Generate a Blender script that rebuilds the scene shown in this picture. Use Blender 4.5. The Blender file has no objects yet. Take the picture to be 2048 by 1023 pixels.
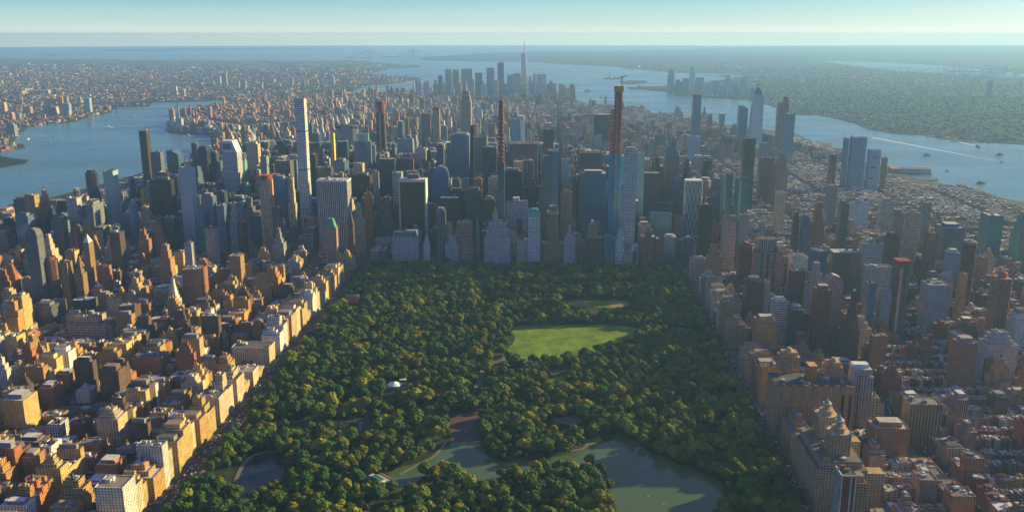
import bpy, math, random
import numpy as np
R = math.radians
# ------------------------------------------------------------------ camera, sky, sun, exposure
C = bpy.context.scene.collection
sc = bpy.context.scene
CAM = np.array([500., -2337., 609.]); YAW = -0.0469; PIT = 0.24374; F = 1781.
cam = bpy.data.cameras.new('camera'); camo = bpy.data.objects.new('camera', cam); C.objects.link(camo)
cam.sensor_width = 36; cam.lens = F / 2048 * 36; cam.clip_start = 10; cam.clip_end = 150000
camo.location = CAM; camo.rotation_euler = (math.pi / 2 - PIT, 0, -YAW); sc.camera = camo
SUN_EL, SUN_AZ = 15.0, 31.0            # azimuth measured from +X (crosstown) towards +Y (downtown)
w = bpy.data.worlds.new('World'); sc.world = w; w.use_nodes = True
nt = w.node_tree; bg = nt.nodes['Background']
sky = nt.nodes.new('ShaderNodeTexSky'); sky.sky_type = 'NISHITA'; sky.sun_disc = False
sky.sun_elevation = R(SUN_EL); sky.sun_rotation = R(90 - SUN_AZ); sky.altitude = 200
sky.air_density = 1.0; sky.dust_density = 1.0; sky.ozone_density = 2.0
# faint streaks of high cloud in the sky colour
tc = nt.nodes.new('ShaderNodeTexCoord'); mp = nt.nodes.new('ShaderNodeMapping'); mp.inputs['Scale'].default_value = (1.2, 1.2, 14)
nz = nt.nodes.new('ShaderNodeTexNoise'); nz.inputs['Scale'].default_value = 3.0; nz.inputs['Detail'].default_value = 6
rp = nt.nodes.new('ShaderNodeMapRange'); rp.inputs[1].default_value = .5; rp.inputs[2].default_value = .8; rp.inputs[3].default_value = 0; rp.inputs[4].default_value = .35
mx = nt.nodes.new('ShaderNodeMix'); mx.data_type = 'RGBA'; mx.blend_type = 'MIX'
tn = nt.nodes.new('ShaderNodeMix'); tn.data_type = 'RGBA'; tn.blend_type = 'MULTIPLY'; tn.inputs[0].default_value = 1
tn.inputs[7].default_value = (0.72, 0.95, 1.3, 1)
L = nt.links.new
L(tc.outputs['Generated'], mp.inputs['Vector']); L(mp.outputs[0], nz.inputs['Vector']); L(nz.outputs[0], rp.inputs[0])
L(sky.outputs[0], tn.inputs[6]); L(tn.outputs[2], mx.inputs[6]); mx.inputs[7].default_value = (6, 6.3, 5.8, 1); L(rp.outputs[0], mx.inputs[0])
# air near the horizon: cream low down, turning teal then blue with height, added over the Nishita sky, its unseen upper part dimmed to deepen shade
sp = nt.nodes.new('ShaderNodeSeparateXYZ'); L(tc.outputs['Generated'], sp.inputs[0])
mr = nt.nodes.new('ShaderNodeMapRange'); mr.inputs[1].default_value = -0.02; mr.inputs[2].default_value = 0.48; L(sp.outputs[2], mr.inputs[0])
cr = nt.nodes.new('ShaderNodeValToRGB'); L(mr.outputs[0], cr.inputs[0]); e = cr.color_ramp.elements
for pos, col in ((0.0, (24, 20.5, 7.5)), (.0408, (22, 19, 7.5)), (.0435, (12, 11.8, 8.6)), (.047, (9.4, 10.2, 8.6)), (.06, (6.4, 8.2, 7.5)), (.09, (4.0, 6.6, 6.9)), (.12, (2.3, 4.9, 5.9)), (.2, (1.4, 2.2, 4.9)), (1.0, (1.1, 1.15, 3.9))):  # stops below the horizon over-bright so the haze band shows cream
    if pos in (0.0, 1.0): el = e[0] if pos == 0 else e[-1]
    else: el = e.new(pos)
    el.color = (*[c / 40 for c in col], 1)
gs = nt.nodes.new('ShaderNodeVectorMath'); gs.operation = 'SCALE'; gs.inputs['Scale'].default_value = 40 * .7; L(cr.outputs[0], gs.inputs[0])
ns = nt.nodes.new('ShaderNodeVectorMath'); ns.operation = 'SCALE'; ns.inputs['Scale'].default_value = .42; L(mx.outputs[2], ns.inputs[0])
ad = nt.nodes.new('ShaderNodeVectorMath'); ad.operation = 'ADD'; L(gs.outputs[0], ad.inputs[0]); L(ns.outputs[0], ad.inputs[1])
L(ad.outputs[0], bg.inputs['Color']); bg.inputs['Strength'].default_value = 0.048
sd = bpy.data.lights.new('sun', 'SUN'); sd.energy = 5.0; sd.angle = R(0.6); sd.color = (1.0, 0.77, 0.32)
so = bpy.data.objects.new('sun', sd); C.objects.link(so)
import mathutils
sdir = mathutils.Vector((math.cos(R(SUN_AZ)) * math.cos(R(SUN_EL)), math.sin(R(SUN_AZ)) * math.cos(R(SUN_EL)), math.sin(R(SUN_EL))))
so.rotation_euler = sdir.to_track_quat('Z', 'Y').to_euler(); so.location = (0, 0, 3000)
vs = sc.view_settings; vs.view_transform = 'Standard'; vs.look = 'None'; vs.gamma = 1; vs.exposure = 1.25
sc.cycles.use_denoising = True; sc.cycles.max_bounces = 5; sc.cycles.diffuse_bounces = 2; sc.cycles.volume_bounces = 1
sc.cycles.caustics_reflective = False; sc.cycles.caustics_refractive = False
HAZE_D = 3.9e-5; HAZE_G = 0.24; HAZE_C = (0.29, 0.57, 1.0)

FW = np.array([math.sin(YAW) * math.cos(PIT), math.cos(YAW) * math.cos(PIT), -math.sin(PIT)])
RT = np.array([math.cos(YAW), -math.sin(YAW), 0.]); UP = np.array([math.sin(YAW) * math.sin(PIT), math.cos(YAW) * math.sin(PIT), math.cos(PIT)])
def pr(x, y, z):
    d = np.array([x, y, z]) - CAM; k = d @ FW
    return 1024 + F * (d @ RT) / k, 511.5 - F * (d @ UP) / k
def ray(px, py): return FW + RT * (px - 1024) / F - UP * (py - 511.5) / F
def gd(px, py, z=0.):
    d = ray(px, py); t = (z - CAM[2]) / d[2]; return CAM + d * t
def atY(px, py, Y):
    d = ray(px, py); t = (Y - CAM[1]) / d[1]; return CAM + d * t
rnd = random.Random(7)

# ------------------------------------------------------------------ materials
def mat(name):
    m = bpy.data.materials.new(name); m.use_nodes = True
    return m, m.node_tree, m.node_tree.nodes['Principled BSDF']
def N(nt, t, **k):
    n = nt.nodes.new(t)
    for a, b in k.items(): setattr(n, a, b)
    return n
def M2(nt, op, a, b=None, c=None):
    n = N(nt, 'ShaderNodeMath', operation=op)
    for i, v in enumerate((a, b, c)):
        if v is None: continue
        if isinstance(v, (int, float)): n.inputs[i].default_value = v
        else: nt.links.new(v, n.inputs[i])
    return n.outputs[0]
def facade():
    m, nt, b = mat('facade'); K = nt.links.new
    col = N(nt, 'ShaderNodeAttribute', attribute_name='col'); par = N(nt, 'ShaderNodeAttribute', attribute_name='par'); gl = N(nt, 'ShaderNodeAttribute', attribute_name='gl')
    uv = N(nt, 'ShaderNodeUVMap', uv_map='UVMap')
    s = N(nt, 'ShaderNodeSeparateXYZ'); K(uv.outputs[0], s.inputs[0]); p = N(nt, 'ShaderNodeSeparateXYZ'); K(par.outputs['Vector'], p.inputs[0])
    fu = M2(nt, 'ABSOLUTE', M2(nt, 'SUBTRACT', M2(nt, 'FRACT', s.outputs[0]), .5)); fv = M2(nt, 'ABSOLUTE', M2(nt, 'SUBTRACT', M2(nt, 'FRACT', s.outputs[1]), .5))
    iu = M2(nt, 'LESS_THAN', M2(nt, 'MULTIPLY', fu, 2), p.outputs[0]); iv = M2(nt, 'LESS_THAN', M2(nt, 'MULTIPLY', fv, 2), p.outputs[1])
    win = M2(nt, 'MULTIPLY', iu, iv)
    cx = N(nt, 'ShaderNodeCombineXYZ'); K(M2(nt, 'FLOOR', s.outputs[0]), cx.inputs[0]); K(M2(nt, 'FLOOR', s.outputs[1]), cx.inputs[1])
    geo = N(nt, 'ShaderNodeNewGeometry')
    wn = N(nt, 'ShaderNodeTexWhiteNoise', noise_dimensions='3D'); K(cx.outputs[0], wn.inputs['Vector'])
    # blinds and curtains: some windows are paler
    bl = N(nt, 'ShaderNodeMapRange'); K(wn.outputs[0], bl.inputs[0]); bl.inputs[1].default_value = .55; bl.inputs[2].default_value = 1; bl.inputs[3].default_value = 0; bl.inputs[4].default_value = .3
    gm = N(nt, 'ShaderNodeMix', data_type='RGBA'); K(M2(nt, 'MULTIPLY', bl.outputs[0], M2(nt, 'SUBTRACT', 1, p.outputs[2])), gm.inputs[0]); K(gl.outputs['Color'], gm.inputs[6]); K(col.outputs['Color'], gm.inputs[7])
    # weathering of the wall colour
    n1 = N(nt, 'ShaderNodeTexNoise'); n1.inputs['Scale'].default_value = .12; n1.inputs['Detail'].default_value = 5; K(geo.outputs['Position'], n1.inputs['Vector'])
    r1 = N(nt, 'ShaderNodeMapRange'); K(n1.outputs[0], r1.inputs[0]); r1.inputs[1].default_value = .3; r1.inputs[2].default_value = .7; r1.inputs[3].default_value = .72; r1.inputs[4].default_value = 1.18
    vm = N(nt, 'ShaderNodeVectorMath', operation='SCALE'); K(col.outputs['Color'], vm.inputs[0]); K(r1.outputs[0], vm.inputs['Scale'])
    mm = N(nt, 'ShaderNodeMix', data_type='RGBA'); K(win, mm.inputs[0]); K(vm.outputs[0], mm.inputs[6]); K(gm.outputs[2], mm.inputs[7])
    K(mm.outputs[2], b.inputs['Base Color'])
    ro = M2(nt, 'SUBTRACT', .82, M2(nt, 'MULTIPLY', win, .60)); K(ro, b.inputs['Roughness']); K(M2(nt, 'ADD', .12, M2(nt, 'MULTIPLY', win, .6)), b.inputs['Specular IOR Level'])
    K(M2(nt, 'MULTIPLY', win, M2(nt, 'MULTIPLY', p.outputs[2], .55)), b.inputs['Metallic'])
    return m
def simple(name, c, rough=.8, metal=0., noise=0., ns=.1, c2=None):
    m, nt, b = mat(name); b.inputs['Base Color'].default_value = (*c, 1); b.inputs['Roughness'].default_value = rough; b.inputs['Metallic'].default_value = metal; b.inputs['Specular IOR Level'].default_value = .1 if rough > .75 else .5
    if noise or c2:
        g = N(nt, 'ShaderNodeNewGeometry'); n = N(nt, 'ShaderNodeTexNoise'); n.inputs['Scale'].default_value = ns; n.inputs['Detail'].default_value = 7; n.inputs['Roughness'].default_value = .62
        nt.links.new(g.outputs['Position'], n.inputs['Vector'])
        rm = N(nt, 'ShaderNodeMapRange'); rm.inputs[1].default_value = .36; rm.inputs[2].default_value = .64; nt.links.new(n.outputs[0], rm.inputs[0])
        mx = N(nt, 'ShaderNodeMix', data_type='RGBA'); nt.links.new(rm.outputs[0], mx.inputs[0])
        mx.inputs[6].default_value = (*[v * (1 - noise) for v in c], 1); mx.inputs[7].default_value = (*(c2 or [v * (1 + noise) for v in c]), 1)
        nt.links.new(mx.outputs[2], b.inputs['Base Color'])
    return m
def water_mat(name, c, rough, bump, scale):
    m, nt, b = mat(name); b.inputs['Base Color'].default_value = (*c, 1); b.inputs['Roughness'].default_value = rough; b.inputs['IOR'].default_value = 1.33
    g = N(nt, 'ShaderNodeNewGeometry'); mp = N(nt, 'ShaderNodeMapping'); mp.inputs['Rotation'].default_value = (0, 0, .5); mp.inputs['Scale'].default_value = (1, 2.2, 1)
    n = N(nt, 'ShaderNodeTexNoise'); n.inputs['Scale'].default_value = scale; n.inputs['Detail'].default_value = 9; n.inputs['Roughness'].default_value = .65
    K = nt.links.new; K(g.outputs['Position'], mp.inputs[0]); K(mp.outputs[0], n.inputs['Vector'])
    bu = N(nt, 'ShaderNodeBump'); bu.inputs['Strength'].default_value = bump; bu.inputs['Distance'].default_value = .25 / scale * .1; K(n.outputs[0], bu.inputs['Height']); K(bu.outputs[0], b.inputs['Normal'])
    n2 = N(nt, 'ShaderNodeTexNoise'); n2.inputs['Scale'].default_value = .0012; n2.inputs['Detail'].default_value = 4; K(mp.outputs[0], n2.inputs['Vector'])
    r = N(nt, 'ShaderNodeMapRange'); K(n2.outputs[0], r.inputs[0]); r.inputs[1].default_value = .35; r.inputs[2].default_value = .65; r.inputs[3].default_value = rough * .75; r.inputs[4].default_value = rough * 1.25; K(r.outputs[0], b.inputs['Roughness'])
    return m
def land_mat(name, a, b2, c3, s1, s2):
    # patchwork of tree green, street grey and pale roof flecks
    m, nt, b = mat(name); K = nt.links.new; g = N(nt, 'ShaderNodeNewGeometry')
    n1 = N(nt, 'ShaderNodeTexNoise'); n1.inputs['Scale'].default_value = s1; n1.inputs['Detail'].default_value = 6; K(g.outputs['Position'], n1.inputs['Vector'])
    v = N(nt, 'ShaderNodeTexVoronoi', feature='F1'); v.inputs['Scale'].default_value = s2; K(g.outputs['Position'], v.inputs['Vector'])
    r1 = N(nt, 'ShaderNodeMapRange'); K(n1.outputs[0], r1.inputs[0]); r1.inputs[1].default_value = .42; r1.inputs[2].default_value = .58
    m1 = N(nt, 'ShaderNodeMix', data_type='RGBA'); K(r1.outputs[0], m1.inputs[0]); m1.inputs[6].default_value = (*a, 1); m1.inputs[7].default_value = (*b2, 1)
    sx = N(nt, 'ShaderNodeSeparateColor'); K(v.outputs['Color'], sx.inputs[0])
    r2 = N(nt, 'ShaderNodeMapRange'); K(sx.outputs[0], r2.inputs[0]); r2.inputs[1].default_value = .7; r2.inputs[2].default_value = .95
    m2 = N(nt, 'ShaderNodeMix', data_type='RGBA'); K(M2(nt, 'MULTIPLY', r2.outputs[0], r1.outputs[0]), m2.inputs[0]); K(m1.outputs[2], m2.inputs[6]); m2.inputs[7].default_value = (*c3, 1)
    K(m2.outputs[2], b.inputs['Base Color']); b.inputs['Roughness'].default_value = .9; b.inputs['Specular IOR Level'].default_value = .03
    return m
def leaf_mat(name, c, var=.35):
    m, nt, b = mat(name); K = nt.links.new
    oi = N(nt, 'ShaderNodeObjectInfo'); g = N(nt, 'ShaderNodeNewGeometry')
    n = N(nt, 'ShaderNodeTexNoise'); n.inputs['Scale'].default_value = .35; n.inputs['Detail'].default_value = 4; K(g.outputs['Position'], n.inputs['Vector'])
    k = M2(nt, 'ADD', M2(nt, 'MULTIPLY', M2(nt, 'SUBTRACT', oi.outputs['Random'], .5), var * 2), M2(nt, 'MULTIPLY', M2(nt, 'SUBTRACT', n.outputs[0], .5), 1.3))
    sc_ = N(nt, 'ShaderNodeVectorMath', operation='SCALE'); sc_.inputs[0].default_value = c; K(M2(nt, 'ADD', k, 1), sc_.inputs['Scale'])
    hs = N(nt, 'ShaderNodeHueSaturation'); K(sc_.outputs[0], hs.inputs['Color']); K(M2(nt, 'ADD', .49, M2(nt, 'MULTIPLY', oi.outputs['Random'], .035)), hs.inputs['Hue'])
    K(hs.outputs[0], b.inputs['Base Color']); b.inputs['Roughness'].default_value = .75; b.inputs['Specular IOR Level'].default_value = .12
    tr = N(nt, 'ShaderNodeBsdfTranslucent'); K(hs.outputs[0], tr.inputs[0]); ms = N(nt, 'ShaderNodeMixShader'); ms.inputs[0].default_value = .12
    K(b.outputs[0], ms.inputs[1]); K(tr.outputs[0], ms.inputs[2]); K(ms.outputs[0], nt.nodes['Material Output'].inputs['Surface'])
    return m
MF = facade()
MW = water_mat('river_water', (.06, .17, .20), .28, .45, .06)
ML = water_mat('lake_water', (.07, .115, .035), .12, .18, .25)
MLAND = land_mat('borough_ground', (.022, .055, .03), (.07, .08, .075), (.42, .38, .33), .0016, .018)
MLANDG = land_mat('wooded_ground', (.012, .034, .024), (.024, .044, .036), (.065, .07, .07), .0013, .016)
MASPH = simple('asphalt', (.045, .046, .05), .85, 0, .3, .05)
MPAVE = simple('pavement', (.13, .125, .12), .85, 0, .3, .08)
MPARK = simple('park_soil', (.022, .032, .012), .95, 0, .45, .03, (.05, .07, .02))
MLAWN = simple('lawn', (.095, .20, .012), .9, 0, .25, .03, (.19, .28, .025))
MDIRT = simple('infield_dirt', (.30, .17, .10), .9, 0, .12, .1)
MPATH = simple('park_path', (.17, .145, .12), .9, 0, .15, .2)
MBRK = simple('brick_plaza', (.12, .065, .06), .85, 0, .35, .25)
MTR = [leaf_mat('foliage_green', (.066, .108, .010)), leaf_mat('foliage_olive', (.125, .145, .010)), leaf_mat('foliage_yellow', (.20, .19, .012), .3), leaf_mat('foliage_dark', (.032, .072, .012))]
MBARK = simple('bark', (.06, .045, .03), .9, 0, .2, 1)
MSTEEL = simple('steel', (.20, .20, .21), .5, .3)
MORANGE = simple('orange_steel', (.55, .17, .04), .6)
MWHITE = simple('white_membrane', (.8, .8, .78), .6)
MFOAM = simple('foam', (.72, .78, .78), .7, 0, .12, .05)

# ------------------------------------------------------------------ mesh accumulator
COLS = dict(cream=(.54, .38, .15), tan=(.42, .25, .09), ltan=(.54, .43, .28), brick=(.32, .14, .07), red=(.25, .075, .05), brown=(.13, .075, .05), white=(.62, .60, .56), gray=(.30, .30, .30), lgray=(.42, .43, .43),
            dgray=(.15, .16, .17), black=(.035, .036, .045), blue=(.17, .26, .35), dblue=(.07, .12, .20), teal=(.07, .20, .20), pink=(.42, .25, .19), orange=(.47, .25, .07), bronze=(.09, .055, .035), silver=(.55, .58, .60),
            green=(.06, .20, .16), aqua=(.22, .52, .46), gold=(.75, .5, .08), maroon=(.19, .09, .12), slate=(.14, .16, .19), mint=(.34, .50, .42), rred=(.40, .15, .05), lblue=(.30, .42, .50))  # gold and rred double as painted sunlight and reflection on some narrow towers
GL = dict(d=(.035, .045, .06), b=(.06, .16, .29), t=(.04, .19, .21), k=(.016, .017, .024), m=(.24, .42, .38), s=(.30, .38, .46))
ST = {'M': (4.0, 3.7, .46, .58, 0), 'V': (3.2, 3.8, .52, 1.01, .3), 'H': (6, 3.9, 1.01, .5, .4), 'G': (2.4, 3.9, .86, .8, .8), 'g': (4.6, 4.6, .62, .62, .4), 'B': (6, 6, 0, 0, 0), 'A': (4.2, 3.1, .55, .5, 0)}
class Acc:
    def __init__(s): s.v = []; s.f = []; s.uv = []; s.c = []; s.p = []; s.g = []
    def face(s, pts, uv, c, p, g):
        i = len(s.v); s.v += pts; s.f.append(tuple(range(i, i + len(pts)))); s.uv += uv; s.c.append(c); s.p.append(p); s.g.append(g)
    def wall(s, a, b, z0, z1, c, st, g, a2=None, b2=None):
        # vertical (or tapering) wall from plan point a to b; a2,b2 = plan points at the top
        a2 = a2 or a; b2 = b2 or b; bay, fl, ww, wh, gk = st
        wd = math.hypot(b[0] - a[0], b[1] - a[1]); nu = max(1, round(wd / bay)); nv = max(1, round((z1 - z0) / fl))
        s.face([(a[0], a[1], z0), (b[0], b[1], z0), (b2[0], b2[1], z1), (a2[0], a2[1], z1)], [(0, 0), (nu, 0), (nu, nv), (0, nv)], c, (ww, wh, gk), g)
    def flat(s, pts, c):
        s.face(pts, [(0, 0)] * len(pts), c, (0, 0, 0), c)
    def prism(s, poly, z0, z1, c, st, g, top=None, rc=None):
        # poly counter-clockwise; top = scaled footprint at z1
        t = top or poly; n = len(poly)
        for i in range(n): j = (i + 1) % n; s.wall(poly[i], poly[j], z0, z1, c, st, g, t[i], t[j])
        s.flat([(x, y, z1) for x, y in t], rc or c)
    def box(s, x0, x1, y0, y1, z0, z1, c, st, g, rc=None, top=True):
        P = [(x0, y0), (x1, y0), (x1, y1), (x0, y1)]
        for i in range(4): s.wall(P[i], P[(i + 1) % 4], z0, z1, c, st, g)
        if top: s.flat([(x, y, z1) for x, y in P], rc or c)
    def plain(s, x0, x1, y0, y1, z0, z1, c): s.box(x0, x1, y0, y1, z0, z1, c, ST['B'], c)
    def pyr(s, x0, x1, y0, y1, z0, z1, c, k=0.04):
        cx, cy = (x0 + x1) / 2, (y0 + y1) / 2; P = [(x0, y0), (x1, y0), (x1, y1), (x0, y1)]; T = [(cx + (x - cx) * k, cy + (y - cy) * k) for x, y in P]
        for i in range(4): s.wall(P[i], P[(i + 1) % 4], z0, z1, c, ST['B'], c, T[i], T[(i + 1) % 4])
        s.flat([(x, y, z1) for x, y in T], c)
    def cyl(s, cx, cy, r, z0, z1, c, n=10, r2=None, st=None, g=None):
        P = [(cx + r * math.cos(2 * math.pi * i / n), cy + r * math.sin(2 * math.pi * i / n)) for i in range(n)]
        r2 = r if r2 is None else r2; T = [(cx + (x - cx) * r2 / r, cy + (y - cy) * r2 / r) for x, y in P]
        s.prism(P, z0, z1, c, st or ST['B'], g or c, T)
    def bar(s, a, b, t, c):
        a = mathutils.Vector(a); b = mathutils.Vector(b); d = (b - a).normalized(); u = d.orthogonal().normalized() * t / 2; v = d.cross(u).normalized() * t / 2
        A = [a + u + v, a - u + v, a - u - v, a + u - v]; B = [p + (b - a) for p in A]
        for i in range(4):
            j = (i + 1) % 4; s.flat([tuple(A[i]), tuple(A[j]), tuple(B[j]), tuple(B[i])], c)
        s.flat([tuple(p) for p in B], c); s.flat([tuple(p) for p in reversed(A)], c)
    def add(s, o):
        i = len(s.v); s.v += o.v; s.f += [tuple(k + i for k in f) for f in o.f]; s.uv += o.uv; s.c += o.c; s.p += o.p; s.g += o.g
    def mesh(s, name, mt=None):
        me = bpy.data.meshes.new(name); me.from_pydata(s.v, [], s.f)
        u = me.uv_layers.new(name='UVMap'); u.data.foreach_set('uv', np.array(s.uv, 'f').ravel())
        n = len(s.f)
        for nm, dat in (('col', s.c), ('gl', s.g)):
            a = me.attributes.new(nm, 'FLOAT_COLOR', 'FACE'); q = np.ones((n, 4), 'f'); q[:, :3] = np.array([d[:3] for d in dat], 'f').reshape(n, 3); a.data.foreach_set('color', q.ravel())
        a = me.attributes.new('par', 'FLOAT_VECTOR', 'FACE'); a.data.foreach_set('vector', np.array(s.p, 'f').ravel())
        me.materials.append(mt or MF); return me
    def obj(s, name, parent=None, mt=None):
        o = bpy.data.objects.new(name, s.mesh(name, mt)); C.objects.link(o)
        if parent: o.parent = parent; o.matrix_parent_inverse = mathutils.Matrix.Translation(-parent.location)
        return o
def tag(o, label=None, cat=None, group=None, kind=None):
    if label: o['label'] = label
    if cat: o['category'] = cat
    if group: o['group'] = group
    if kind: o['kind'] = kind
    return o
def empty(name, loc):
    o = bpy.data.objects.new(name, None); o.location = loc; o.empty_display_size = 5; C.objects.link(o); return o
def sheet(name, poly, z, mt, kind='structure', thick=0):
    # flat sheet from an outline; thick gives it a skirt so that it is a slab with real sides
    from mathutils.geometry import tessellate_polygon
    P = [(float(p[0]), float(p[1]), z) for p in poly]
    tris = tessellate_polygon([[mathutils.Vector(p) for p in P]])
    fs = []
    for t in tris:
        a, b, c = [P[i] for i in t]
        if (b[0] - a[0]) * (c[1] - a[1]) - (b[1] - a[1]) * (c[0] - a[0]) < 0: t = (t[0], t[2], t[1])
        fs.append(tuple(t))
    n = len(P)
    if thick:
        P += [(x, y, z - thick) for x, y, _ in P]
        for i in range(n): j = (i + 1) % n; fs.append((i, j, j + n, i + n))
    me = bpy.data.meshes.new(name); me.from_pydata(P, [], fs); me.materials.append(mt)
    o = bpy.data.objects.new(name, me); C.objects.link(o)
    if kind: o['kind'] = kind
    return o
def inpoly(x, y, P):
    ins = False; j = len(P) - 1
    for i in range(len(P)):
        xi, yi = P[i][0], P[i][1]; xj, yj = P[j][0], P[j][1]
        if (yi > y) != (yj > y) and x < (xj - xi) * (y - yi) / (yj - yi) + xi: ins = not ins
        j = i
    return ins
def G(pts, z=0): return [tuple(gd(x, y, z)[:2]) for x, y in pts]
def jag(P, amp, step):
    out = []; r = random.Random(3)
    for i in range(len(P)):
        a, b = P[i], P[(i + 1) % len(P)]; d = math.hypot(b[0] - a[0], b[1] - a[1]); n = max(1, min(40, int(d / step)))
        for k in range(n):
            t = k / n; q = amp * (0 if k == 0 else 1); out.append((a[0] + (b[0] - a[0]) * t + r.uniform(-q, q), a[1] + (b[1] - a[1]) * t + r.uniform(-q, q)))
    return out
# ------------------------------------------------------------------ the setting: water, land, streets, park
n = 256; RAD = 51600.
disc = [(CAM[0] + RAD * math.cos(2 * math.pi * i / n), CAM[1] + RAD * math.sin(2 * math.pi * i / n)) for i in range(n)]
def fan(name, P, z, mt):
    me = bpy.data.meshes.new(name); c = (sum(p[0] for p in P) / len(P), sum(p[1] for p in P) / len(P))
    rings = [.02, .06, .15, .35, 1.]; V = [(c[0], c[1], z)]; Fc = []; m = len(P)
    for r in rings: V += [(c[0] + (x - c[0]) * r, c[1] + (y - c[1]) * r, z) for x, y in P]
    for i in range(m): Fc.append((0, 1 + i, 1 + (i + 1) % m))
    for k in range(len(rings) - 1):
        for i in range(m): j = (i + 1) % m; a = 1 + k * m; b = a + m; Fc.append((a + i, b + i, b + j, a + j))
    me.from_pydata(V, [], Fc); me.materials.append(mt); o = bpy.data.objects.new(name, me); C.objects.link(o); o['kind'] = 'structure'; return o
fan('water', disc, -3, MW)
EAST = [(-1480, -4200), (-1480, 500), (-1400, 1200), (-1330, 2000), (-1350, 2600)]
MANH = EAST + G([(410, 268), (372, 268), (337, 264.5), (330, 258), (343, 243), (365, 222), (418, 212), (560, 206), (697, 193), (829, 184), (900, 178), (1000, 174), (1060, 175), (1110, 184), (1140, 193), (1174, 208), (1187, 214.5), (1218, 217.6), (1274, 219), (1321, 228.6),
    (1377, 240), (1500, 255), (1592, 267), (1627, 284), (1661, 297), (1686, 309), (1730, 322), (1790, 336), (1830, 356), (1900, 370), (1960, 380), (2000, 395), (2048, 404), (2200, 425), (2500, 470)]) + [(2300, -4200)]
sheet('street_ground', MANH, 0, MASPH, thick=4)
BRK = G([(-500, 330), (-100, 312), (0, 303), (25, 299), (50, 296), (47, 288), (25, 286), (32, 275), (50, 262), (52, 256), (90, 250), (110, 247), (140, 245), (180, 235), (222, 224), (232, 214), (300, 212), (305, 205), (350, 201), (407, 199), (470, 201), (560, 203),
    (620, 200), (697, 189), (712, 178), (750, 170), (800, 165), (845, 160), (838, 156), (790, 151), (745, 149), (731, 147), (762, 142), (781, 137), (840, 134), (838, 131), (800, 129), (770, 126), (740, 124), (737, 121), (680, 121), (600, 122), (512, 121), (300, 120), (100, 118), (-100, 116), (-500, 116)])
BRKJ = jag(BRK, 18, 400); sheet('borough_land', BRKJ, 0, MLAND, thick=4)
NJ = G([(1352, 190), (1430, 196), (1493, 199), (1536, 209), (1592, 228.6), (1642, 230), (1711, 246), (1736, 258), (1802, 268), (1849, 269), (1911, 280), (2048, 288), (2500, 310), (3000, 92), (2048, 90.6), (1560, 91.5), (1500, 95), (1400, 98), (1250, 101), (1100, 102), (1000, 104.5), (940, 108), (860, 114),
    (831, 118), (870, 121), (960, 123), (1024, 123), (1100, 126.5), (1180, 131), (1245, 134), (1240, 136), (1290, 139), (1340, 145), (1390, 146), (1490, 152), (1480, 154), (1400, 165), (1330, 172), (1256, 174), (1256, 176), (1290, 179), (1336, 184)])
sheet('far_shore_land', jag(NJ, 22, 500), 0, MLANDG, thick=4)
sheet('sand_bar', G([(200, 99), (330, 97), (520, 96.5), (700, 97), (520, 99), (330, 102), (205, 101.5)]), 0, MLANDG, thick=4)
sheet('bay_water', G([(1640, 122), (1755, 124.5), (1850, 130), (1920, 136), (2048, 148), (2200, 160), (2200, 172), (2048, 158), (1960, 150), (1865, 147), (1755, 139), (1660, 125)]), 3, MW)
sheet('bay_water', G([(1390, 147), (1440, 147.5), (1487, 152), (1440, 153), (1395, 150)]), 3, MW)
for P, nm in (([(1205, 155.5), (1230, 154.5), (1250, 156.5), (1235, 158.5), (1212, 158.5)], 'island_ground'), ([(1239, 163), (1262, 161), (1290, 161.5), (1297, 164.5), (1270, 168), (1243, 168)], 'island_ground'),
              ([(-100, 322), (0, 312), (30, 317), (57, 320), (50, 326), (20, 331), (0, 335), (-100, 352)], 'island_ground'), ([(1255, 175), (1275, 173.5), (1320, 173), (1340, 176), (1300, 178.5), (1262, 178)], 'island_ground')):
    sheet(nm, jag(G(P), 6, 60), 1, MLANDG, thick=5)
# streets and avenues: raised blocks leave the roadways between them
AV = [-1455, -1330, -1200, -1000, -790, -590, -410, -280, -140, -14]; AVW = [838, 1060, 1305, 1550, 1790, 2010, 2190, 2370, 2560]
BK = 80.5
# the ground of the park, its lawns, water, paths
PX0, PX1, PY0, PY1 = 4, 828, -1900, -18
sheet('park_ground', [(PX0, PY0), (PX1, PY0), (PX1, PY1), (PX0, PY1)], .25, MPARK)
LAKE = G([(772, 952), (790, 938), (830, 926), (862, 914), (885, 899), (903, 885), (960, 880), (975, 912), (1010, 924), (1060, 920), (1120, 912), (1170, 898), (1195, 888), (1225, 879), (1236, 866), (1255, 874), (1277, 886), (1292, 899), (1310, 909), (1345, 922), (1370, 934), (1395, 942), (1415, 950),
    (1436, 958), (1448, 972), (1446, 1000), (1425, 1030), (1400, 1050), (1232, 1050), (1230, 1010), (1222, 985), (1213, 965), (1214, 945), (1188, 926), (1120, 932), (1060, 938), (1012, 946), (988, 962), (972, 976), (952, 980), (935, 952), (918, 934), (900, 934), (878, 938), (850, 950), (830, 966), (800, 980), (782, 975)])
sheet('lake_water', jag(LAKE, 1.2, 14), .55, ML)
POND = G([(472, 958), (480, 942), (498, 924), (520, 914), (545, 908), (562, 912), (570, 925), (568, 945), (560, 965), (530, 985), (500, 1000), (480, 1000), (470, 985)])
sheet('pond_water', jag(POND, .6, 14), .55, water_mat('pond_water', (.010, .018, .026), .2, .2, .25))
MEAD = G([(1024, 654), (1040, 651), (1130, 649), (1240, 651), (1280, 657), (1280, 670), (1256, 688), (1230, 700), (1180, 706), (1140, 716), (1112, 724), (1060, 726), (1030, 716), (1012, 700), (1030, 680)])
sheet('lawn', jag(MEAD, 2, 20), .5, MLAWN)
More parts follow.
